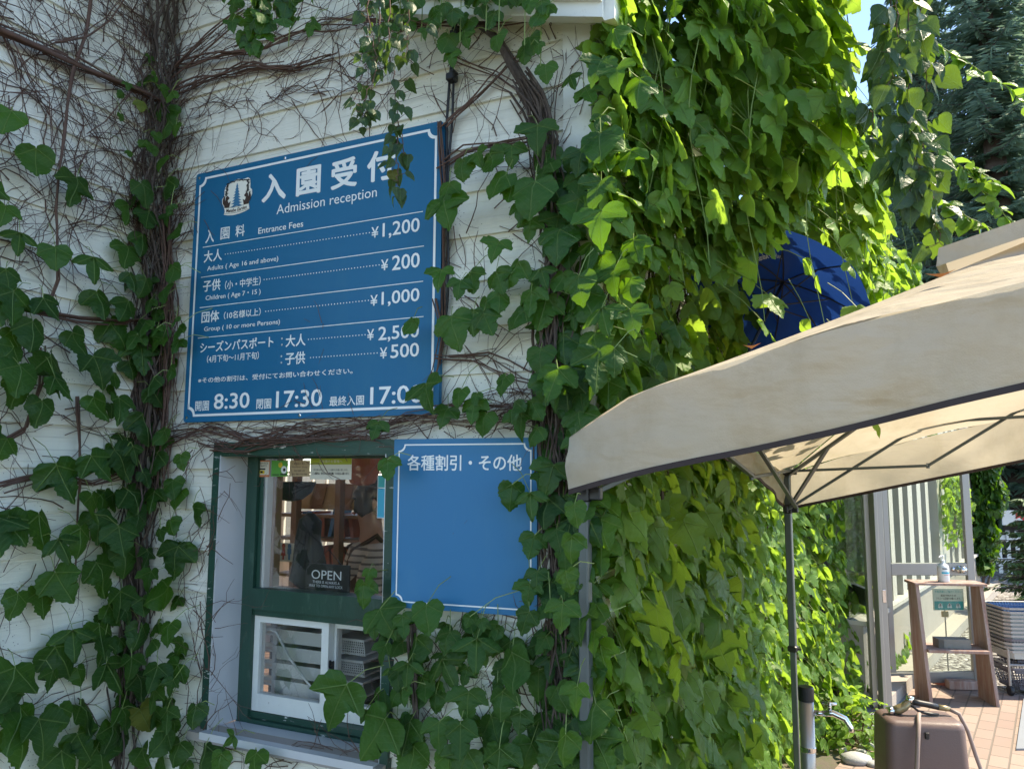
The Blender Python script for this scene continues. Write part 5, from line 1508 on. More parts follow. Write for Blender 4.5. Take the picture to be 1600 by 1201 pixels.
def Ap(x, y, e=0.0): return Vector((a0.x + (a1.x - a0.x) * x, a0.y - e, zb_ + (zt_ - zb_) * y))
mb = MB(); mb.hexa([Ap(0, 0, -.02), Ap(1, 0, -.02), Ap(1, 1, -.02), Ap(0, 1, -.02)], [Ap(0, 0), Ap(1, 0), Ap(1, 1), Ap(0, 1)]); mb.build('board', MAT['fencewhite'], sgn)
mb = MB(); mb.poly([Ap(.28, .85, .003), Ap(.50, .85, .003), Ap(.42, .62, .003), Ap(.56, .30, .003), Ap(.48, .22, .003), Ap(.36, .52, .003), Ap(.28, .40, .003)][::-1]); mb.build('arrow', MAT['red'], sgn)
mb = MB(); mb.tube([Ap(.5, .0, -.03) - Z * zb_, Ap(.5, .9, -.03)], .02); mb.build('post', MAT['doorframe'], sgn)
# dark garden wall / hedge backing

# ------------------------------------------------------------------ leaves
def make_template(half, zf, seed, ymid=(0, -.25, -.5, -.75, -1.0)):
    r = random.Random(seed)
    V, F = [], []
    mids = [y for y in ymid]
    for y in mids: V.append((0.0, y))
    for s in (1, -1):
        pts = [(x * s * (1 + r.uniform(-.06, .06)), y + r.uniform(-.02, .02)) if 0 < i < len(half) - 1 else (x * s, y) for i, (x, y) in enumerate(half)]
        i0 = len(V); V += pts
        mi = lambda p: min(range(len(mids)), key=lambda k: abs(mids[k] - p[1] - .06))
        prev = mi(pts[0])
        for i in range(len(pts) - 1):
            m = max(prev, mi(pts[i + 1]))
            F.append((i0 + i, i0 + i + 1, prev)[::s])
            for q in range(prev, m): F.append((q, i0 + i + 1, q + 1)[::s])
            prev = m
    V = np.array(V); zz = np.array([zf(x, y) for x, y in V])
    return np.column_stack([V, zz]), F
def teeth(pts, amp=.028, skip=()):
    out = []
    for i, (a, b) in enumerate(zip(pts, pts[1:])):
        out.append(a)
        if i in skip: continue
        mx, my = (a[0] + b[0]) / 2, (a[1] + b[1]) / 2
        dx, dy = b[0] - a[0], b[1] - a[1]; L = math.hypot(dx, dy) or 1
        out.append((mx - dx / L * .02 + -dy / L * -amp * -1, my - dy / L * .02 + dx / L * -amp * -1))
    return out + [pts[-1]]
ivyA = [(0, 0), (.10, .12), (.26, .17), (.42, .12), (.53, .0), (.58, -.16), (.62, -.36), (.49, -.40), (.40, -.47), (.335, -.56), (.34, -.66), (.26, -.80), (.13, -.91), (0, -1.06)]
ivyB = [(0, 0), (.12, .14), (.30, .18), (.47, .10), (.55, -.06), (.56, -.25), (.52, -.42), (.45, -.50), (.42, -.60), (.34, -.74), (.20, -.87), (.09, -.94), (0, -1.04)]
ivyC = [(0, 0), (.08, .10), (.24, .18), (.44, .16), (.60, .02), (.68, -.18), (.70, -.40), (.54, -.38), (.40, -.38), (.30, -.48), (.31, -.62), (.24, -.80), (.10, -.95), (0, -1.10)]
zfn = lambda x, y: -.30 * abs(x) ** 1.25 - .18 * (y + .25) ** 2 + .05 * math.sin(9 * x + 4 * y)
zfn2 = lambda x, y: -.12 * abs(x) - .30 * (y + .2) ** 2 + .07 * math.sin(7 * x - 6 * y)
zfn3 = lambda x, y: -.55 * abs(x) ** 1.1 - .25 * (y + .1) ** 2 + .04 * math.sin(8 * y)
IVY = [make_template(teeth(ivyA), zfn, 1), make_template(teeth(ivyB), zfn2, 2), make_template(teeth(ivyC), zfn, 3), make_template(teeth(ivyA), zfn3, 4), make_template(teeth(ivyC), zfn2, 5)]
IVY += [make_template(teeth(ivyB), zfn3, 9), make_template(teeth(ivyA, .034), zfn2, 10), make_template(teeth(ivyC, .02), lambda x, y: .22 * abs(x) - .34 * (y + .2) ** 2 + .06 * math.sin(6 * x), 13), make_template(teeth(ivyB, .034), lambda x, y: -.2 * abs(x) - .10 * y * y + .10 * math.sin(5 * y + 3 * x), 14)]
DROOP = [make_template(teeth(ivyA, .03), zfn3, 6), make_template(teeth(ivyC), lambda x, y: -.8 * abs(x) ** 1.1 - .2 * (y + .1) ** 2, 7), make_template(teeth(ivyB), zfn3, 8), IVY[0], IVY[2]]
# three separate leaflets
def trefoil(seed):
    lf = [(0, 0), (.10, -.10), (.20, -.28), (.24, -.46), (.19, -.66), (.10, -.84), (0, -1)]
    V0, F0 = make_template(teeth(lf, .02), lambda x, y: -.4 * abs(x) - .12 * y * y, seed)
    VV, FF = [], []
    for a, s in ((0, .95), (1.15, .75), (-1.15, .75)):
        ca, sa = math.cos(a), math.sin(a); R_ = np.array([[ca, sa, 0], [-sa, ca, 0], [0, 0, 1]])
        i0 = sum(len(v) for v in VV); VV.append((V0 * s) @ R_); FF += [tuple(i + i0 for i in f) for f in F0]
    return np.vstack(VV), FF
TREF = [trefoil(11), trefoil(12)]
bir = [(0, 0), (.10, .06), (.26, .06), (.38, -.05), (.43, -.22), (.38, -.42), (.27, -.62), (.13, -.82), (0, -1.05)]
BIRCH = [make_template(teeth(bir, .02), lambda x, y: -.25 * abs(x) - .12 * (y + .3) ** 2, 21), make_template(teeth(bir, .02), lambda x, y: -.5 * abs(x) - .2 * (y + .3) ** 2, 22), make_template(teeth(bir, .02), lambda x, y: .25 * abs(x) - .25 * (y + .3) ** 2, 23)]
rnd = [(0, 0), (.16, -.02), (.32, -.12), (.40, -.30), (.38, -.52), (.26, -.74), (.10, -.90), (0, -.98)]
ROUND = [make_template(rnd, lambda x, y: -.35 * abs(x) - .2 * (y + .3) ** 2, 31), make_template(rnd, lambda x, y: .3 * abs(x) - .3 * (y + .3) ** 2, 32)]

class Leaves:
    def __init__(self): self.parts = []
    def add(self, pos, down, nrm, size, tint=None, T=None):
        """pos: where the stalk joins; down: towards the tip; nrm: upper face"""
        self.parts.append((pos, down, nrm, size, tint if tint is not None else random.random(), T or random.choice(IVY)))
    def build(self, name, mat, parent):
        vs, fs, uv, col = [], [], [], []
        i0 = 0
        for pos, down, nrm, size, tint, (V, F) in self.parts:
            y = -Vector(down).normalized(); n = Vector(nrm); n = (n - y * n.dot(y))
            if n.length < 1e-4: n = y.orthogonal()
            n.normalize(); x = y.cross(n)
            B_ = np.array([x, y, n])
            sx = random.uniform(.86, 1.1)
            vs.append(np.array(pos) + (V * (size * sx, size, size)) @ B_)
            fs += [tuple(i + i0 for i in f) for f in F]
            uv.append(V[:, :2]); col.append(np.tile([tint, random.random(), 0, 1], (len(V), 1))); i0 += len(V)
        if not vs: return None
        Vv = np.vstack(vs)
        inv = np.array(wmat(parent).inverted()); Vv = Vv @ inv[:3, :3].T + inv[:3, 3]
        me = bpy.data.meshes.new(name); me.from_pydata(Vv.tolist(), [], fs)
        UVv = np.vstack(uv); Cc = np.vstack(col)
        li = np.zeros(len(me.loops), dtype=np.int32); me.loops.foreach_get('vertex_index', li)
        me.uv_layers.new(name='UVMap').data.foreach_set('uv', UVv[li].ravel())
        me.color_attributes.new('tint', 'FLOAT_COLOR', 'POINT').data.foreach_set('color', Cc.ravel())
        me.polygons.foreach_set('use_smooth', [True] * len(me.polygons))
        me.materials.append(mat); me.update()
        o = bpy.data.objects.new(name, me); COL.objects.link(o); o.parent = parent
        return o
rv = random.Random(42)
U = rv.uniform
def rvec(s): return Vector((rv.gauss(0, s), rv.gauss(0, s), rv.gauss(0, s)))
def stalk(mb, a, b, r=.0016, sag=.02):
    m = (a + b) / 2 + Z * sag
    mb.tube([a, m, b], r, r * .8, n=3, cap=False)
def twig_walk(mb, fn, a, h, ang, L, r, d0=.012, step=.045, wig=.28, depth=1, dvar=.012, bounds=None):
    """creeping twig on plane fn(a,h,d)"""
    pts = []; n = max(3, int(L / step)); d = d0 + U(0, dvar)
    for i in range(n + 1):
        pts.append(fn(a, h, d))
        ang += rv.gauss(0, wig); a += math.cos(ang) * step; h += math.sin(ang) * step
        d = min(.09, max(.008, d + rv.gauss(0, .005)))
        if bounds and not (bounds[0] < a < bounds[1] and bounds[2] < h < bounds[3]): break
        if depth > 0 and rv.random() < .22:
            twig_walk(mb, fn, a, h, ang + rv.choice((-1, 1)) * U(.4, 1.3), L * U(.12, .45), r * .6, d, step * .7, wig, depth - 1, dvar, bounds)
    if len(pts) > 1: mb.tube(pts, r, r * .45, n=4, cap=False)
def path_bundle(mb, fn, uvf, pix, n, spread, r, d=.03, thick=.03):
    """bundle of stems following photo points that lie on the plane"""
    P = [uvf(*p) for p in pix]
    # resample
    ps = []
    for (a, b) in zip(P, P[1:]):
        L = math.hypot(b[0] - a[0], b[1] - a[1]); k = max(1, int(L / .05))
        ps += [(a[0] + (b[0] - a[0]) * i / k, a[1] + (b[1] - a[1]) * i / k) for i in range(k)]
    ps.append(P[-1])
    for q in range(n):
        o1, o2, od = rv.gauss(0, spread), rv.gauss(0, spread), U(0, thick)
        f1, f2, p1, p2 = U(.3, 1.1), U(.3, 1.1), U(0, 6), U(0, 6)
        i0, i1 = 0, len(ps)
        if n > 6 and rv.random() < .6: i0 = rv.randrange(0, max(1, len(ps) // 2)); i1 = rv.randrange(min(len(ps) - 1, i0 + 4), len(ps)) + 1
        pts = [fn(a + o1 + spread * .8 * math.sin(f1 * i + p1) + rv.gauss(0, spread * .12), h + o2 * .6 + spread * .6 * math.sin(f2 * i + p2), d + od + .3 * spread * math.sin(f2 * i + p1)) for i, (a, h) in list(enumerate(ps))[i0:i1]]
        if len(pts) > 1: rr = r * U(.45, 1.25); mb.tube(pts, rr, rr * .6, n=5, cap=False)

def wall_leaf(lv, st, fn, a, h, size, d, tint=None, tref=.08, out=None, right=None, tilt=None, T=None):
    out_ = fn(a, h, 1.0) - fn(a, h, 0.0); rt_ = fn(a + .01, h, 0) - fn(a, h, 0); rt_.normalize()
    tl = U(.15, .75) if tilt is None else tilt
    ang = rv.gauss(0, .35)
    nrm = (out_ * math.cos(tl) + Z * math.sin(tl) + rt_ * rv.gauss(0, .25)).normalized()
    down = (-Z * math.cos(tl) + out_ * math.sin(tl) * .8 + rt_ * math.tan(ang) * .8).normalized()
    p = fn(a, h, d)
    if T is None: T = rv.choice(TREF) if rv.random() < tref else rv.choice(IVY)
    lv.add(p, down, nrm, size, tint, T)
    root = fn(a + rv.gauss(0, .04), h + U(-.02, .09), max(.012, d - U(.03, .08)))
    stalk(st, root, p, .0015, .015)

def vine(name, label, base, cat='climber'):
    t = thing(name, label, cat, base); return t, MB(), MB(), MB(), Leaves()
def finish(t, trunk, twigs, st, lv, leafmat='ivy'):
    if trunk.f: trunk.build('trunk', MAT['bark'], t, smooth=True)
    if twigs.f: twigs.build('twigs', MAT['twig'], t, smooth=True)
    if st.f: st.build('leaf_stalks', MAT['stalk'], t)
    lv.build('foliage', MAT[leafmat], t)

# ---- manual leaves read off the photograph: (x, y of leaf centre, width) in photo pixels
LEFT = """55 250 55;119 295 55;17 190 50;262 178 34;235 92 14;220 165 22;243 120 18;250 142 24;227 228 26;245 215 22;247 238 18;200 135 15;192 150 16;189 183 14;202 240 14;220 300 46;260 292 40;200 333 42;232 345 46;262 342 26;222 380 42;198 400 52;145 420 60;202 438 36;228 448 40;255 472 24;30 380 52;85 400 46;8 435 42;67 480 44;20 475 62;150 472 52;200 485 48;172 522 56;217 555 60;112 535 50;50 520 56;18 528 40;20 557 46;78 580 76;145 575 60;30 590 60;65 642 50;30 607 60;85 605 50;145 637 52;185 637 52;222 665 60;237 620 42;257 683 36;87 750 72;142 730 56;178 722 62;207 710 42;245 722 46;282 720 32;270 762 42;222 747 32;142 792 56;200 785 62;150 820 52;60 827 70;12 827 60;300 805 42;265 822 32;185 840 56;250 835 26;125 842 52;90 860 56;277 872 60;195 875 50;230 870 34;150 900 66;85 915 62;27 942 44;65 937 52;262 937 62;187 940 52;195 962 28;222 945 34;222 992 46;237 1010 30;265 987 42;112 1005 62;155 995 56;162 1015 42;187 1007 28;85 1032 62;82 1060 34;22 1070 76;120 1055 32;165 1060 70;245 1055 44;277 1052 42;270 1072 30;215 1070 44;190 1122 46;125 1120 52;92 1120 46;30 1130 72;30 1160 62;60 1145 62;217 1125 52;260 1122 38;305 1115 38;320 1185 62;365 1160 34;222 1185 46;260 1160 52;280 1175 42;120 1165 52;150 1190 62;95 1195 62;400 1190 42;345 1192 42;175 1150 50;8 1100 50;10 700 44;240 780 40;215 815 40;235 905 40;170 960 44;240 1090 40;205 1040 40;8 335 40"""
RIGHT = """840 212 50;722 262 38;765 255 46;790 290 52;860 270 48;695 330 66;860 302 56;875 380 70;735 440 46;775 440 46;810 425 50;690 435 42;645 510 32;705 515 66;755 505 46;905 475 75;850 605 52;665 618 58;740 640 40;815 660 50;905 660 56;950 612 52;590 670 32;745 622 24;605 730 38;865 745 56;860 702 42;800 772 46;828 788 56;880 790 42;577 900 26;568 924 42;593 970 54;628 975 38;666 962 50;650 1015 52;703 1000 38;745 1020 64;690 1052 62;800 1043 66;637 1052 46;628 1085 28;602 1020 34;540 1098 76;600 1152 76;640 1147 52;646 1187 56;681 1094 32;732 1098 48;785 1096 44;813 1125 34;767 1138 52;686 1143 44;719 1150 52;840 904 36;827 970 42;856 926 34;860 957 34;853 1006 34;842 1063 48;853 1130 48;752 975 20;734 970 20;778 988 22;870 840 42;885 872 42;900 700 40;845 435 50;830 355 40;905 330 60;940 300 56;925 400 66;880 440 40;960 440 60;930 540 66;880 540 56;960 560 50;985 500 50;870 620 40;940 680 30;910 250 46;950 230 46;985 250 44;960 340 50;990 390 46;1005 300 46;875 1180 56;830 1180 50;780 1190 56;730 1195 56;890 1140 40;870 1090 44;890 1020 50;700 1195 50;925 700 0;985 450 40;840 680 36;805 640 40;600 700 0;915 150 40;940 110 50;965 120 48;1000 140 50;890 130 36;940 190 30;1010 190 50;1040 240 50;1055 130 50;1030 60 50;960 60 42;1080 200 50;1020 360 44;1040 420 44;1030 480 46;1010 540 46;1055 520 44;1035 570 40;760 480 42;780 470 38;720 450 38;702 300 42;745 250 36;800 300 42;830 470 46;820 500 46;740 500 46;790 600 38;720 620 36;760 660 42;845 560 46;830 640 42;700 650 38;800 240 40;815 330 40;780 390 40;850 520 46;835 850 42;828 925 40"""

t1, trunk, twigs, st, lv = vine('corner_climber', 'dark-stemmed creeper filling the inner corner, spreading twigs and big leaves over the left wall', K.copy())
for spec in LEFT.split(';'):
    x, y, w = map(float, spec.split())
    d = U(.05, .16)
    onF = x > 262 - (y / 1200) * 40
    fn, uvf = (Fp, fuv) if onF else (Lp, luv)
    a, h = uvf(x, y, d)
    dist = (fn(a, h, d) - CAM).length
    size = w / FPX * dist * .73
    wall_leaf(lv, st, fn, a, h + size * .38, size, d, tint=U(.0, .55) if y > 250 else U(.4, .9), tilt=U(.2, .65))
for _ in range(75):                                           # the wall goes on outside the frame
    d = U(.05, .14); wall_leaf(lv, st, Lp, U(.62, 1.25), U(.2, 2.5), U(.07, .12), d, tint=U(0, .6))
for _ in range(90):
    twig_walk(twigs, Lp, U(.6, 1.2), U(.3, 3.4), U(0, 6.28), U(.2, .6), U(.0012, .003), bounds=(0.0, 1.28, 0, 3.9))
for _ in range(70):                                           # small ones further in
    x, y = U(150, 290), U(560, 1200)
    if x > 300: continue
    onF = x > 240; fn, uvf = (Fp, fuv) if onF else (Lp, luv)
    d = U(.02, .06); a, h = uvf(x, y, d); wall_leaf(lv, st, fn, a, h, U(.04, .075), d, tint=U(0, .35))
for _ in range(34):
    x, y = U(195, 280), 70 + 560 * rv.random() ** .7
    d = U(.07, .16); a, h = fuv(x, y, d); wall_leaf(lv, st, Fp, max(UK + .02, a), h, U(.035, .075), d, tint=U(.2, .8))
pix = [(256, -30), (250, 60), (240, 200), (228, 330), (238, 480), (246, 600), (236, 720), (228, 850), (222, 1000), (212, 1120), (205, 1230)]
path_bundle(trunk, Fp, fuv, pix, 10, .022, .011, .03, .05)
path_bundle(trunk, Fp, fuv, pix, 46, .040, .0045, .02, .09)
path_bundle(twigs, Fp, fuv, [(268, 330), (272, 450), (275, 560), (268, 680), (262, 780)], 26, .022, .0035, .015, .05)
path_bundle(trunk, Lp, luv, pix[:-1], 30, .040, .004, .02, .07)
for pth, n, sp, r in (([(-20, 52), (60, 85), (130, 115), (200, 145), (235, 160)], 3, .006, .010), ([(-20, 52), (60, 85), (130, 115), (200, 145), (235, 160)], 8, .02, .004),
                      ([(130, -20), (118, 60), (100, 110), (88, 170), (82, 240), (70, 330), (75, 440), (60, 480)], 2, .004, .006), ([(-10, 480), (40, 492), (100, 502), (160, 505), (220, 500)], 4, .010, .005),
                      ([(60, 70), (110, 60), (150, 35), (180, 0)], 3, .01, .004), ([(-10, 690), (30, 670), (50, 600), (55, 540)], 2, .008, .006), ([(105, 620), (110, 760), (100, 900)], 2, .006, .006),
                      ([(5, 80), (30, 130), (60, 160), (70, 240)], 2, .01, .005), ([(190, 150), (170, 170), (150, 195), (120, 215)], 1, .004, .005), ([(-10, 760), (60, 740), (130, 755), (200, 735)], 5, .012, .004)):
    path_bundle(twigs, Lp, luv, pth, n, sp, r)
LB_ = (0.0, 1.28, 0, 3.9)
for _ in range(240):                                          # the web on the left wall
    x, y = U(-30, 235), rv.choice((U(-40, 330), U(-40, 330), U(300, 1200)))
    a, h = luv(x, y); twig_walk(twigs, Lp, a, h, rv.choice((U(1.0, 2.3), U(-2.4, -.8), U(-.4, .6), U(2.6, 3.6))), U(.18, .6), U(.0011, .0024), bounds=LB_)
for _ in range(130):                                          # fan from the corner
    x, y = U(200, 250), U(-20, 420)
    a, h = luv(min(x, 236), y); twig_walk(twigs, Lp, max(.01, a), h, U(.3, 2.1), U(.15, .5), U(.001, .0022), bounds=LB_)
    u, h = fuv(U(245, 275), y); twig_walk(twigs, Fp, u, h, U(-.2, 1.7), U(.12, .45), U(.001, .0022), bounds=(UK, UC, 0, 3.6))
finish(t1, trunk, twigs, st, lv)

t2, trunk, twigs, st, lv = vine('edge_climber', 'creeper with a rough stem climbing the right front wall edge around the blue boards', C - Z * 0)
for spec in RIGHT.split(';'):
    x, y, w = map(float, spec.split())
    if w < 5: continue
    d = U(.06, .16)
    if 560 < x < 850 and y < 1000: d = U(.10, .15)
    if x > 925:
        a, h = suv(min(x, 1010) if 0 else x, y, .16) if x > 1000 else fuv(x, y, d)
        if x > 1000: p_fn = Sp; a = max(-.1, min(1.0, a)); d = .16
        else: p_fn = Fp
    else: p_fn = Fp; a, h = fuv(x, y, d)
    dist = (p_fn(a, h, d) - CAM).length; size = w / FPX * dist * .86
    wall_leaf(lv, st, p_fn, a, h + size * .38, size, d, tint=U(.3, .8), tilt=U(.2, .6))
for _ in range(64):
    x, y = U(840, 915), U(230, 1210); d = U(.02, .10); u, h = fuv(x, y, d); wall_leaf(lv, st, Fp, u, h, U(.05, .09), d, tint=U(.1, .6), tref=.25)
for _ in range(16):
    x, y = U(835, 985), U(190, 690); d = U(.06, .18); u, h = fuv(min(x, 940), y, d); wall_leaf(lv, st, Fp, u, h, U(.075, .12), d, tint=U(.3, 1), tilt=U(.2, .7))
for x, y, w in ((893, 850, 44), (880, 955, 46), (902, 1085, 44), (884, 1160, 50), (898, 800, 40), (884, 905, 38)):
    d = .235; u, h = fuv(x, y, d); wall_leaf(lv, st, Fp, u, h + .02, w / FPX * 2.05 * .85, d, tint=U(.4, .9), tilt=U(.2, .5), tref=0)
for _ in range(46):
    x, y = U(898, 940), U(770, 1210); d = U(.04, .12); u, h = fuv(x, y, d); wall_leaf(lv, st, Fp, u, h, U(.06, .10), d, tint=U(.2, .8))
for _ in range(60):
    x, y = U(570, 880), U(960, 1210); d = U(.02, .06); u, h = fuv(x, y, d)
    if h > fuv(700, 975)[1] and x < 610: continue
    wall_leaf(lv, st, Fp, u, h, U(.035, .07), d, tint=U(.2, .7), tref=.2)
pix = [(738, 30), (755, 46), (785, 72), (808, 110), (830, 145), (852, 178), (866, 225), (876, 300), (884, 400), (872, 500), (870, 600), (874, 700), (880, 860), (884, 1010), (888, 1130), (890, 1230)]
path_bundle(trunk, Fp, fuv, pix, 4, .007, .0085, .03, .03)
path_bundle(trunk, Fp, fuv, pix[4:], 40, .023, .0045, .02, .07)
path_bundle(trunk, Fp, fuv, [(655, 960), (660, 1040), (665, 1120), (672, 1210)], 6, .008, .006)
for pth, n, sp, r in (([(270, 690), (330, 672), (400, 684), (470, 674), (540, 672), (600, 668), (660, 645), (720, 640), (790, 632), (850, 628)], 22, .030, .0026),
                      ([(330, 690), (380, 702), (440, 690), (500, 680), (600, 690), (690, 655)], 9, .022, .0026), ([(340, 703), (400, 704), (450, 690)], 2, .004, .0055),
                      ([(560, 42), (640, 46), (700, 40), (760, 42), (830, 30), (900, 32)], 14, .012, .0035), ([(700, 205), (760, 150), (800, 110), (850, 85)], 4, .012, .004),
                      ([(700, 265), (740, 240), (790, 232), (850, 222)], 8, .012, .0035), ([(700, 560), (760, 560), (820, 590), (860, 600)], 5, .012, .003),
                      ([(690, 470), (700, 520), (690, 580), (670, 630)], 3, .006, .004), ([(705, 95), (730, 105), (780, 125), (830, 160)], 3, .008, .003), ([(695, 200), (700, 300), (702, 420), (700, 520)], 6, .006, .003),
                      ([(280, 105), (340, 100), (420, 80), (500, 50), (560, 45)], 8, .02, .004), ([(268, 160), (330, 130), (400, 112), (470, 115), (530, 100)], 10, .018, .0038), ([(262, 130), (310, 90), (360, 50), (400, 20)], 6, .02, .0035)):
    path_bundle(twigs, Fp, fuv, pth, n, sp, r, .02, .03)
FB = (UK, UC, 0, 3.5)
def fill(n, x0, x1, y0, y1, angs, L, r=(.001, .0022), d0=.012, depth=1):
    for _ in range(n):
        u, h = fuv(U(x0, x1), U(y0, y1)); twig_walk(twigs, Fp, u, h, rv.choice(angs) + U(-.5, .5), U(*L), U(*r), d0, bounds=FB, depth=depth)
fill(120, 270, 560, -20, 190, (0.3, .5, 2.9, -.6), (.15, .5)); fill(90, 560, 900, -10, 250, (-.9, .7, 1.2, 2.4), (.12, .4)); fill(34, 262, 300, 250, 1150, (-1.5, 1.2), (.1, .3)); fill(50, 296, 335, 690, 1150, (-1.6, 1.5, .4), (.1, .3), d0=.02)
fill(60, 700, 890, 240, 690, (-.4, .6, 2.2, -1.2), (.1, .32)); fill(80, 620, 890, 965, 1210, (-.8, .8, 1.6), (.08, .3)); fill(70, 280, 860, 640, 700, (0, 3.1, .5, -.5), (.12, .4)); fill(70, 840, 915, 60, 1200, (1.5, -1.5, .6), (.1, .35)); fill(30, 330, 600, 1165, 1215, (0.1, 3.0), (.1, .3))
for _ in range(60):
    a, h = U(.0, .5), U(1.9, 3.0); twig_walk(twigs, Sp, a, h, U(0, 6.28), U(.2, .5), U(.001, .0025), bounds=(.01, 1, 1, 3.1))
finish(t2, trunk, twigs, st, lv)

# ---- climber on the side wall: thin on the wall, bulging and hanging from the eave
t3, trunk, twigs, st, lv = vine('wall_climber', 'thick bright green climber covering the long side wall, hanging in a curtain from the eave', Sp(2.4, 0, .05))
lvs = Leaves()
def bulge(s, h):
    lo = .10 + .05 * s + .14 * max(0, s - 2.6) + .16 * max(0, 1 - h) * (s / 4)
    e = max(0, min(1, (h - 2.05) / .75)); e = e * e * (3 - 2 * e)
    g = min(1, max(0, (s + .1) / .55))
    top = float(np.interp(s, [0, .5, 1.2, 1.8, 3.2, 4.2, 5.6], [.30, .60, .66, .62, .66, .90, 1.15])) * (1 + .16 * math.sin(5 * s)) * g + .08
    if h > 3.15: top *= max(.2, 1 - (h - 3.15) * 1.1)
    return lo + (top - lo) * e if top > lo else lo
def hang_leaf(L_, s, h, d, size, tint, flat=.5):
    out_ = FU; al = -FN
    q = U(.05, .6)
    nrm = (out_ * .75 + Z * U(.05, .9) + (-al) * U(-.5, .65) + rvec(.32)).normalized()
    down = (-Z * 1.0 + out_ * U(.0, .8) + al * rv.gauss(0, .45) + rvec(.2)).normalized()
    p = Sp(s, h, d); L_.add(p, down, nrm, size, tint, rv.choice(DROOP))
    if rv.random() < .8:
        stalk(st, Sp(s + rv.gauss(0, .04), h + U(.04, .16), max(.03, d - U(.06, .16))), p, .0016, .01)
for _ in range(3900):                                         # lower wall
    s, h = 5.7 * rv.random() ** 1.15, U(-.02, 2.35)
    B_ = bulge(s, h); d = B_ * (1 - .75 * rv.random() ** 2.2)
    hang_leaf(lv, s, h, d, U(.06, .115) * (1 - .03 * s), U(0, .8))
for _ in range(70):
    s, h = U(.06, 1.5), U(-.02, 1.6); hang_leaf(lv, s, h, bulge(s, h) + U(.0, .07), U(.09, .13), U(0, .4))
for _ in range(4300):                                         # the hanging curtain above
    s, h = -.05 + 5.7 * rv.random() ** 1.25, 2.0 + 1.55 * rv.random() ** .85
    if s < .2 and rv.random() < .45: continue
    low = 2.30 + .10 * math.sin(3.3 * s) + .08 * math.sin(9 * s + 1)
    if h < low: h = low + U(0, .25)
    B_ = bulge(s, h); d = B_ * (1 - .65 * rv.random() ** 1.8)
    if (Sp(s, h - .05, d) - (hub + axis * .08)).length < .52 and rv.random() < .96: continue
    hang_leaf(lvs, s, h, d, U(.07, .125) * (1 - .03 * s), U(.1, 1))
# trailing strands of the curtain
for _ in range(120):
    s = U(.05, 5.2); h0 = U(2.9, 3.4); d = bulge(s, 3.0) * U(.6, 1.05); n = rv.randrange(6, 13)
    pts = [Sp(s + .03 * math.sin(k * .9), h0 - k * .10, d + .025 * math.sin(k * .7)) for k in range(n)]
    if min((p - hub).length for p in pts) > .5: st.tube(pts, .0022, .0012, n=3, cap=False)
    for k in range(1, n):
        if rv.random() < .75 and (pts[k] - hub).length > .55: hang_leaf(lvs, s + rv.gauss(0, .03), h0 - k * .10, d + U(-.03, .05), U(.05, .10), U(.3, 1))
for _ in range(110):
    twig_walk(twigs, Sp, U(.0, 5.4), U(0, 2.9), U(.8, 2.3), U(.5, 1.6), U(.003, .007), d0=.02, bounds=(.03, 5.8, 0, 3.1))
for s in (.55, 1.35, 2.1, 3.0, 4.2): path_bundle(trunk, Sp, lambda a, h: (a, h), [(s, 0), (s + .05, .8), (s - .06, 1.6), (s + .04, 2.4), (s, 3.1)], 8, .03, .008, .02, .05)
lvs.build('hanging_foliage', MAT['ivysun'], t3)
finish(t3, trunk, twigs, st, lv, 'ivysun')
# growth over the roof edge
t4, trunk, twigs, st, lv = vine('roof_climber', 'climber sprawling over the roof edge above the white wall, sprays dangling at the top', Fp(UC - .6, 3.2, .1))
for _ in range(300):
    u = U(UK + .1, UC + .3); h = rake(u) + U(.14, .34); d = U(-.9, .10)
    nrm = (Z + FN * U(-.2, .9) + rvec(.3)).normalized(); down = (FN * U(.2, 1) - Z * U(.1, .9) + rvec(.3)).normalized()
    lv.add(Fp(u, h, d), down, nrm, U(.07, .12), U(.2, .9), rv.choice(IVY))
for spec in ((455, -30, 40, 6), (395, -40, 60, 4), (375, -40, 40, 3), (590, -30, 60, 5), (660, -30, 45, 5), (720, -30, 40, 5), (760, -30, 60, 4), (780, -30, 30, 4), (820, -30, 30, 5), (845, -20, 50, 6), (690, -30, 70, 4), (625, -30, 40, 6)):
    x, y, dy, n = spec
    u, h = fuv(x, y, .18)
    for k in range(n + 1):
        hh = h - k * .03 * dy / 40 + U(-.02, .02); d = .18 + U(-.04, .05)
        wall_leaf(lv, st, Fp, u + rv.gauss(0, .05), hh, U(.035, .062), d, tint=U(.2, .8), tilt=U(.1, .4))
    st.tube([Fp(u, h + .1, .17), Fp(u, h - n * .04, .18)], .002, n=3)
finish(t4, trunk, twigs, st, lv)

# ---- drooping birch twigs
def droop(name, label, strands, leafw, mat, T, tint=(.1, .7), r=.0022):
    top = strands[0][0]
    t = thing(name, label, 'branch', at(*top)); tw, L_ = MB(), Leaves()
    for s in strands:
        P = [at(*p) for p in s]
        pts = []
        for a, b in zip(P, P[1:]): pts += [a.lerp(b, i / 6) + rvec(.004) for i in range(6)]
        pts.append(P[-1]); tw.tube(pts, r, r * .5, n=4, cap=False)
        for i, p in enumerate(pts):
            for q in range(2):
                if rv.random() < .78:
                    side = rvec(.5); side.z = 0
                    dn = (-Z + side * .7).normalized(); nr = (Vector((rv.gauss(0, .7), -1, rv.gauss(.2, .5)))).normalized()
                    pp = p + side * .03 + rvec(.008); sz = leafw * U(.6, 1.15)
                    tw.tube([p, (p + pp) / 2 - Z * .002, pp], .0009, n=3, cap=False); L_.add(pp, dn, nr, sz, U(*tint), rv.choice(T))
    tw.build('twigs', MAT['twig'], t, smooth=True); L_.build('foliage', MAT[mat], t); return t
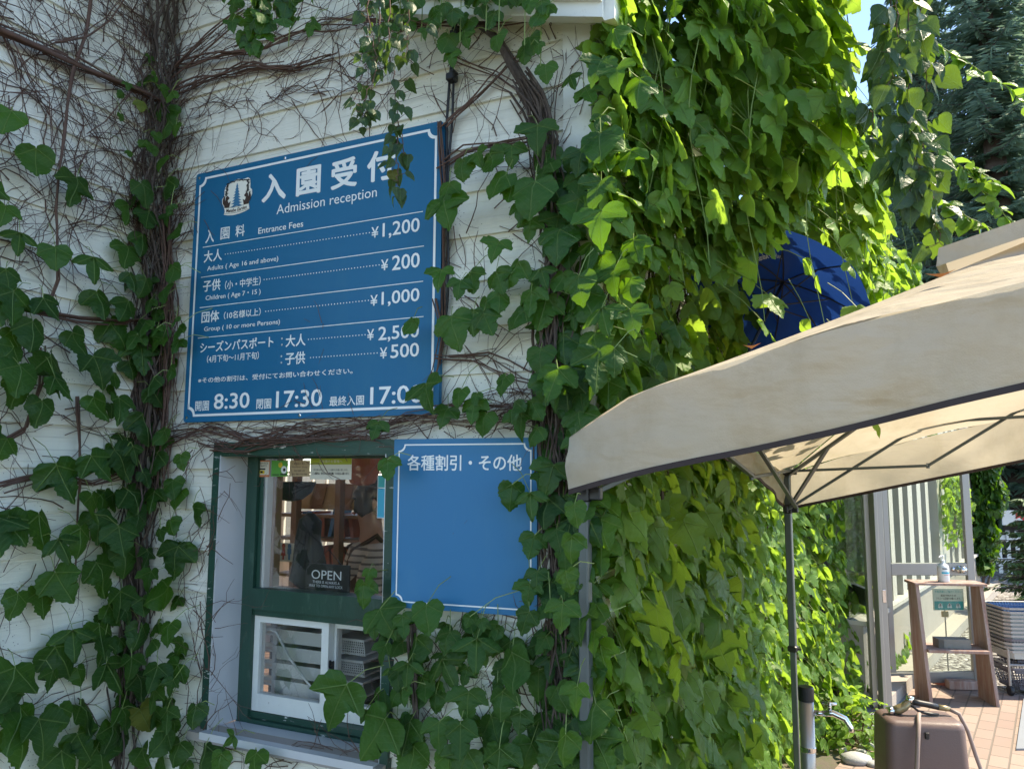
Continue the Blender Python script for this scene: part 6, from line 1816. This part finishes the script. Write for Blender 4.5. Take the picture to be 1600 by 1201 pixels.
droop('birch_branch', 'drooping spray of small heart-shaped leaves dangling in front of the fee board', [[(600, -60, 2.0), (592, 40, 2.0), (585, 110, 2.0), (568, 170, 2.0), (567, 190, 2.0)], [(612, -60, 2.02), (606, 60, 2.02), (616, 140, 2.02), (628, 210, 2.02), (632, 240, 2.02)], [(580, -60, 1.98), (575, 30, 1.98), (590, 90, 1.98)], [(625, -60, 2.0), (640, 20, 2.0), (632, 90, 2.0)], [(620, 215, 2.01), (622, 265, 2.01), (620, 300, 2.01)]], .036, 'birch', BIRCH)
droop('birch_branch', 'drooping birch twigs with large dark heart-shaped leaves against the sky, top right', [[(1392, -60, 2.3), (1390, 60, 2.3), (1372, 150, 2.3), (1360, 220, 2.3)], [(1420, -60, 2.25), (1418, 60, 2.25), (1422, 150, 2.25), (1410, 240, 2.25), (1416, 300, 2.25)], [(1440, -60, 2.35), (1436, 30, 2.35), (1448, 120, 2.35), (1440, 200, 2.35)], [(1408, -60, 2.2), (1402, 40, 2.2), (1396, 120, 2.2)], [(1441, 200, 2.3), (1447, 270, 2.3), (1458, 330, 2.3), (1475, 385, 2.3)], [(1415, 200, 2.25), (1435, 260, 2.25), (1428, 310, 2.25)]], .078, 'birch', BIRCH)
droop('birch_branch', 'short leafy spray dangling from the roof edge above the fee board corner', [[(405, -60, 2.1), (410, 0, 2.1), (398, 40, 2.1), (390, 72, 2.1)], [(430, -50, 2.1), (436, 0, 2.1), (430, 40, 2.1)]], .050, 'ivy', IVY, (.2, .7))
def arch(name, label, strands, leafw):
    t = thing(name, label, 'branch', at(*strands[0][0])); tw, L_ = MB(), Leaves()
    for s in strands:
        P = [at(*p) for p in s]; pts = []
        for a, b in zip(P, P[1:]): pts += [a.lerp(b, i / 5) + rvec(.003) for i in range(5)]
        pts.append(P[-1]); tw.tube(pts, .004, .0018, n=5, cap=False)
        for i, p in enumerate(pts):
            sd_ = 1 if i % 2 else -1
            dn = (Z * sd_ * U(.2, .9) * .6 - Z * .45 + Vector((U(-.6, .8), U(-.5, .3), 0))).normalized(); nr = (Vector((rv.gauss(0, .5), -.6, .8))).normalized()
            L_.add(p, dn, nr, leafw * U(.7, 1.15), U(.2, 1), rv.choice(ROUND))
            if rv.random() < .5: L_.add(p, (dn + rvec(.5)).normalized(), nr, leafw * U(.5, .9), U(.2, 1), rv.choice(ROUND))
    tw.build('twigs', MAT['stalk'], t, smooth=True); L_.build('foliage', MAT['round'], t)
arch('leafy_shoot', 'upper arching shoot with round sunlit leaves against the dark spruce', [[(1430, 55, 3.0), (1465, 72, 3.0), (1505, 92, 3.0), (1545, 118, 3.0), (1590, 150, 3.0), (1640, 190, 3.0)]], .075)
arch('leafy_shoot', 'middle arching shoot with round sunlit leaves, ending above the canopy vent', [[(1430, 200, 3.1), (1468, 228, 3.1), (1500, 260, 3.1), (1530, 292, 3.1), (1560, 322, 3.1), (1590, 360, 3.1)], [(1505, 262, 3.1), (1530, 265, 3.1), (1560, 290, 3.1)]], .080)
arch('leafy_shoot', 'lowest arching shoot with round sunlit leaves beside the climber', [[(1420, 300, 3.2), (1455, 313, 3.2), (1490, 322, 3.2), (1525, 345, 3.2), (1570, 372, 3.2)]], .080)

# ---- low plants at the foot of the climber, and by the boards
def tuft(base, n, R_, H, size, mat, lab, name='shrub', cat='plant', T=None):
    t = thing(name, lab, cat, base); L_, tw = Leaves(), MB()
    for _ in range(n):
        a, r_ = U(0, 6.28), R_ * math.sqrt(rv.random()); z = U(.05, 1) * H * (1 - .5 * (r_ / R_) ** 2)
        p = base + Vector((math.cos(a) * r_, math.sin(a) * r_, z)); o_ = Vector((math.cos(a), math.sin(a), 0))
        L_.add(p, (o_ - Z * U(0, .8) + rvec(.3)).normalized(), (Z + o_ * .4 + rvec(.3)).normalized(), size * U(.6, 1.2), U(0, 1), rv.choice(T or ROUND))
        if rv.random() < .4: tw.tube([base + Vector((math.cos(a), math.sin(a), 0)) * r_ * .3, p], .002, n=3, cap=False)
    if tw.f: tw.build('twigs', MAT['twig'], t)
    L_.build('foliage', MAT[mat], t)
tuft(ground(1342, 1160), 160, .26, .22, .06, 'ivysun', 'low leafy plant on the soil between climber and hose reel box', T=ROUND)
tuft(ground(1310, 1140), 160, .30, .30, .07, 'ivysun', 'leafy plant at the foot of the sunlit climber', T=IVY)

# ---- ivy on the far end of the glasshouse wall
t5, trunk, twigs, st, lv = vine('pillar_climber', 'column of ivy hanging on the far end of the glasshouse wall beside the white fence', Gp(s_end + .5, 0, 0))
for _ in range(1500):
    y = U(700, 890); x = U(1523 + 6 * math.sin(y * .05), 1556 + 12 * (y < 800) + 6 * math.sin(y * .09 + 1)); p = at(x, y, 10.6 + U(-.35, .2))
    lv.add(p, (-Z + rvec(.35)).normalized(), (Vector((.5, -.5, .6)) + rvec(.3)).normalized(), U(.07, .13), U(0, 1), rv.choice(IVY))
path_bundle(trunk, lambda a, h, d: at(1550, 890, 10.9) * 1.0 + Vector((a, 0, h - at(1550, 890, 10.9).z)), lambda a, h: (a, h), [(-.1, 0), (.0, 1), (.05, 2), (0, 3)], 6, .05, .015)
finish(t5, trunk, twigs, st, lv)
t6, trunk, twigs, st, lv = vine('glasshouse_climber', 'thin yellow-green strands hanging before the glasshouse battens right of the pillar', Gp(s_end * .6, HT, .1))
for k in range(16):
    x = U(1474, 1512); yb = U(790, 870); s_, h_ = gs(x, 740, .10)
    n = 14
    for i in range(n):
        h = h_ - (h_ - gs(x, yb, .10)[1]) * i / n; lv.add(Gp(s_ + rv.gauss(0, .05), h, .10 + U(-.03, .04)), (-Z + rvec(.3)).normalized(), (wn_ + rvec(.4)).normalized(), U(.05, .10), U(.3, 1), rv.choice(IVY))
    st.tube([Gp(s_, h_ + .2, .1), Gp(s_, gs(x, yb, .10)[1], .1)], .003, n=3, cap=False)
finish(t6, trunk, twigs, st, lv, 'ivysun')

# ---- conifers
def conifer(loc, H, R_, lab, seed, name='spruce_tree', dens=1.0, mat='needle', grp=None, h0=.08, leaf=.17):
    r = random.Random(seed); t = thing(name, lab, 'tree', loc, grp)
    mb = MB(); mb.tube([loc, loc + Z * H * .5, loc + Z * H], [H * .016 + .03, H * .010 + .01, .01], n=8); mb.build('trunk', MAT['treebark'], t, smooth=True)
    nb, br = MB(), MB()
    z = H * h0
    V, F = [], []
    while z < H * .985:
        t_ = z / H; L = R_ * (1 - t_) ** .85 * r.uniform(.7, 1.12) + .08
        nbr = 6 if t_ < .8 else 4
        a0 = r.random() * 6.28
        for k in range(nbr):
            a = a0 + 6.28 * k / nbr + r.uniform(-.25, .25); d = Vector((math.cos(a), math.sin(a), 0)); sdv = Vector((-d.y, d.x, 0))
            n = max(4, int(L / .16)); pts = []
            for i in range(n + 1):
                q = i / n; pts.append(loc + Z * (z - .22 * L * q + .14 * L * q * q) + d * (L * q))
            br.tube(pts, .018 * (1 - t_) + .004, .003, n=3, cap=False)
            for i in range(1, n + 1):
                q = i / n
                for s in (-1, 1, 0):
                    for c in range(max(1, int(2 * dens))):
                        w = leaf * (1.25 - .55 * q) * r.uniform(.7, 1.3); b = pts[i] - d * r.uniform(0, L / n)
                        tip = b + sdv * s * w * 1.5 + d * w * r.uniform(.4, 1.2) - Z * w * r.uniform(.35, 1.0)
                        wd_ = (tip - b).cross(Z + Vector((r.uniform(-.8, .8), r.uniform(-.8, .8), 0))).normalized() * w * .17
                        m = b.lerp(tip, .55)
                        i0 = len(nb.v)
                        for p in (b, m + wd_, tip, m - wd_): nb.vert(p)
                        nb.f.append([i0, i0 + 1, i0 + 2, i0 + 3])
        z += max(.16, H * .026) * r.uniform(.8, 1.2) / max(.7, dens ** .5)
    br.build('branches', MAT['treebark'], t); nb.build('crown', MAT[mat], t)
def gxy(px, Y): p = at(px, 740, Y); p.z = 0; return p
conifer(gxy(1475, 15.0), 15.5, 2.0, 'tall blue-green spruce with bare dark trunk seen beyond the birch twigs', 1, dens=2.6, grp='spruces behind the canopy', leaf=.17)
conifer(gxy(1590, 13.5), 16.5, 2.5, 'broad blue-green spruce at the right edge above the canopy vent', 2, dens=2.8, grp='spruces behind the canopy', leaf=.17)
conifer(gxy(1690, 16.0), 17, 3.0, 'spruce partly cut off by the right edge, behind the broad one', 3, dens=1.8, grp='spruces behind the canopy', leaf=.20)
conifer(gxy(1500, 21.0), 12, 3.2, 'lower spruce filling the gap far behind the canopy', 4, dens=1.8, grp='spruces behind the canopy', leaf=.24)
conifer(gxy(1405, 19.0), 11.5, 2.0, 'slim spruce seen between the wall climber and the birch twigs', 5, dens=1.8, grp='spruces behind the canopy', leaf=.20)
conifer(gxy(1610, 8.8), 1.45, .55, 'young bright green conifer behind the basket trolley', 6, 'conifer_shrub', 2.0, 'needle2', leaf=.09)
for k, (px, Y, H) in enumerate(((1560, 17, 6), (1640, 18.5, 7), (1420, 24, 9), (1330, 26, 8), (1740, 19, 7))):
    conifer(gxy(px, Y), H, 2.4, ['dark conifer in the shade directly above the white fence', 'dark conifer at the right edge behind the white fence', 'conifer far behind the glasshouse', 'conifer hidden mostly behind the wall climber', 'conifer beyond the right edge'][k], 20 + k, 'conifer_tree', 1.2, leaf=.36, h0=.03)
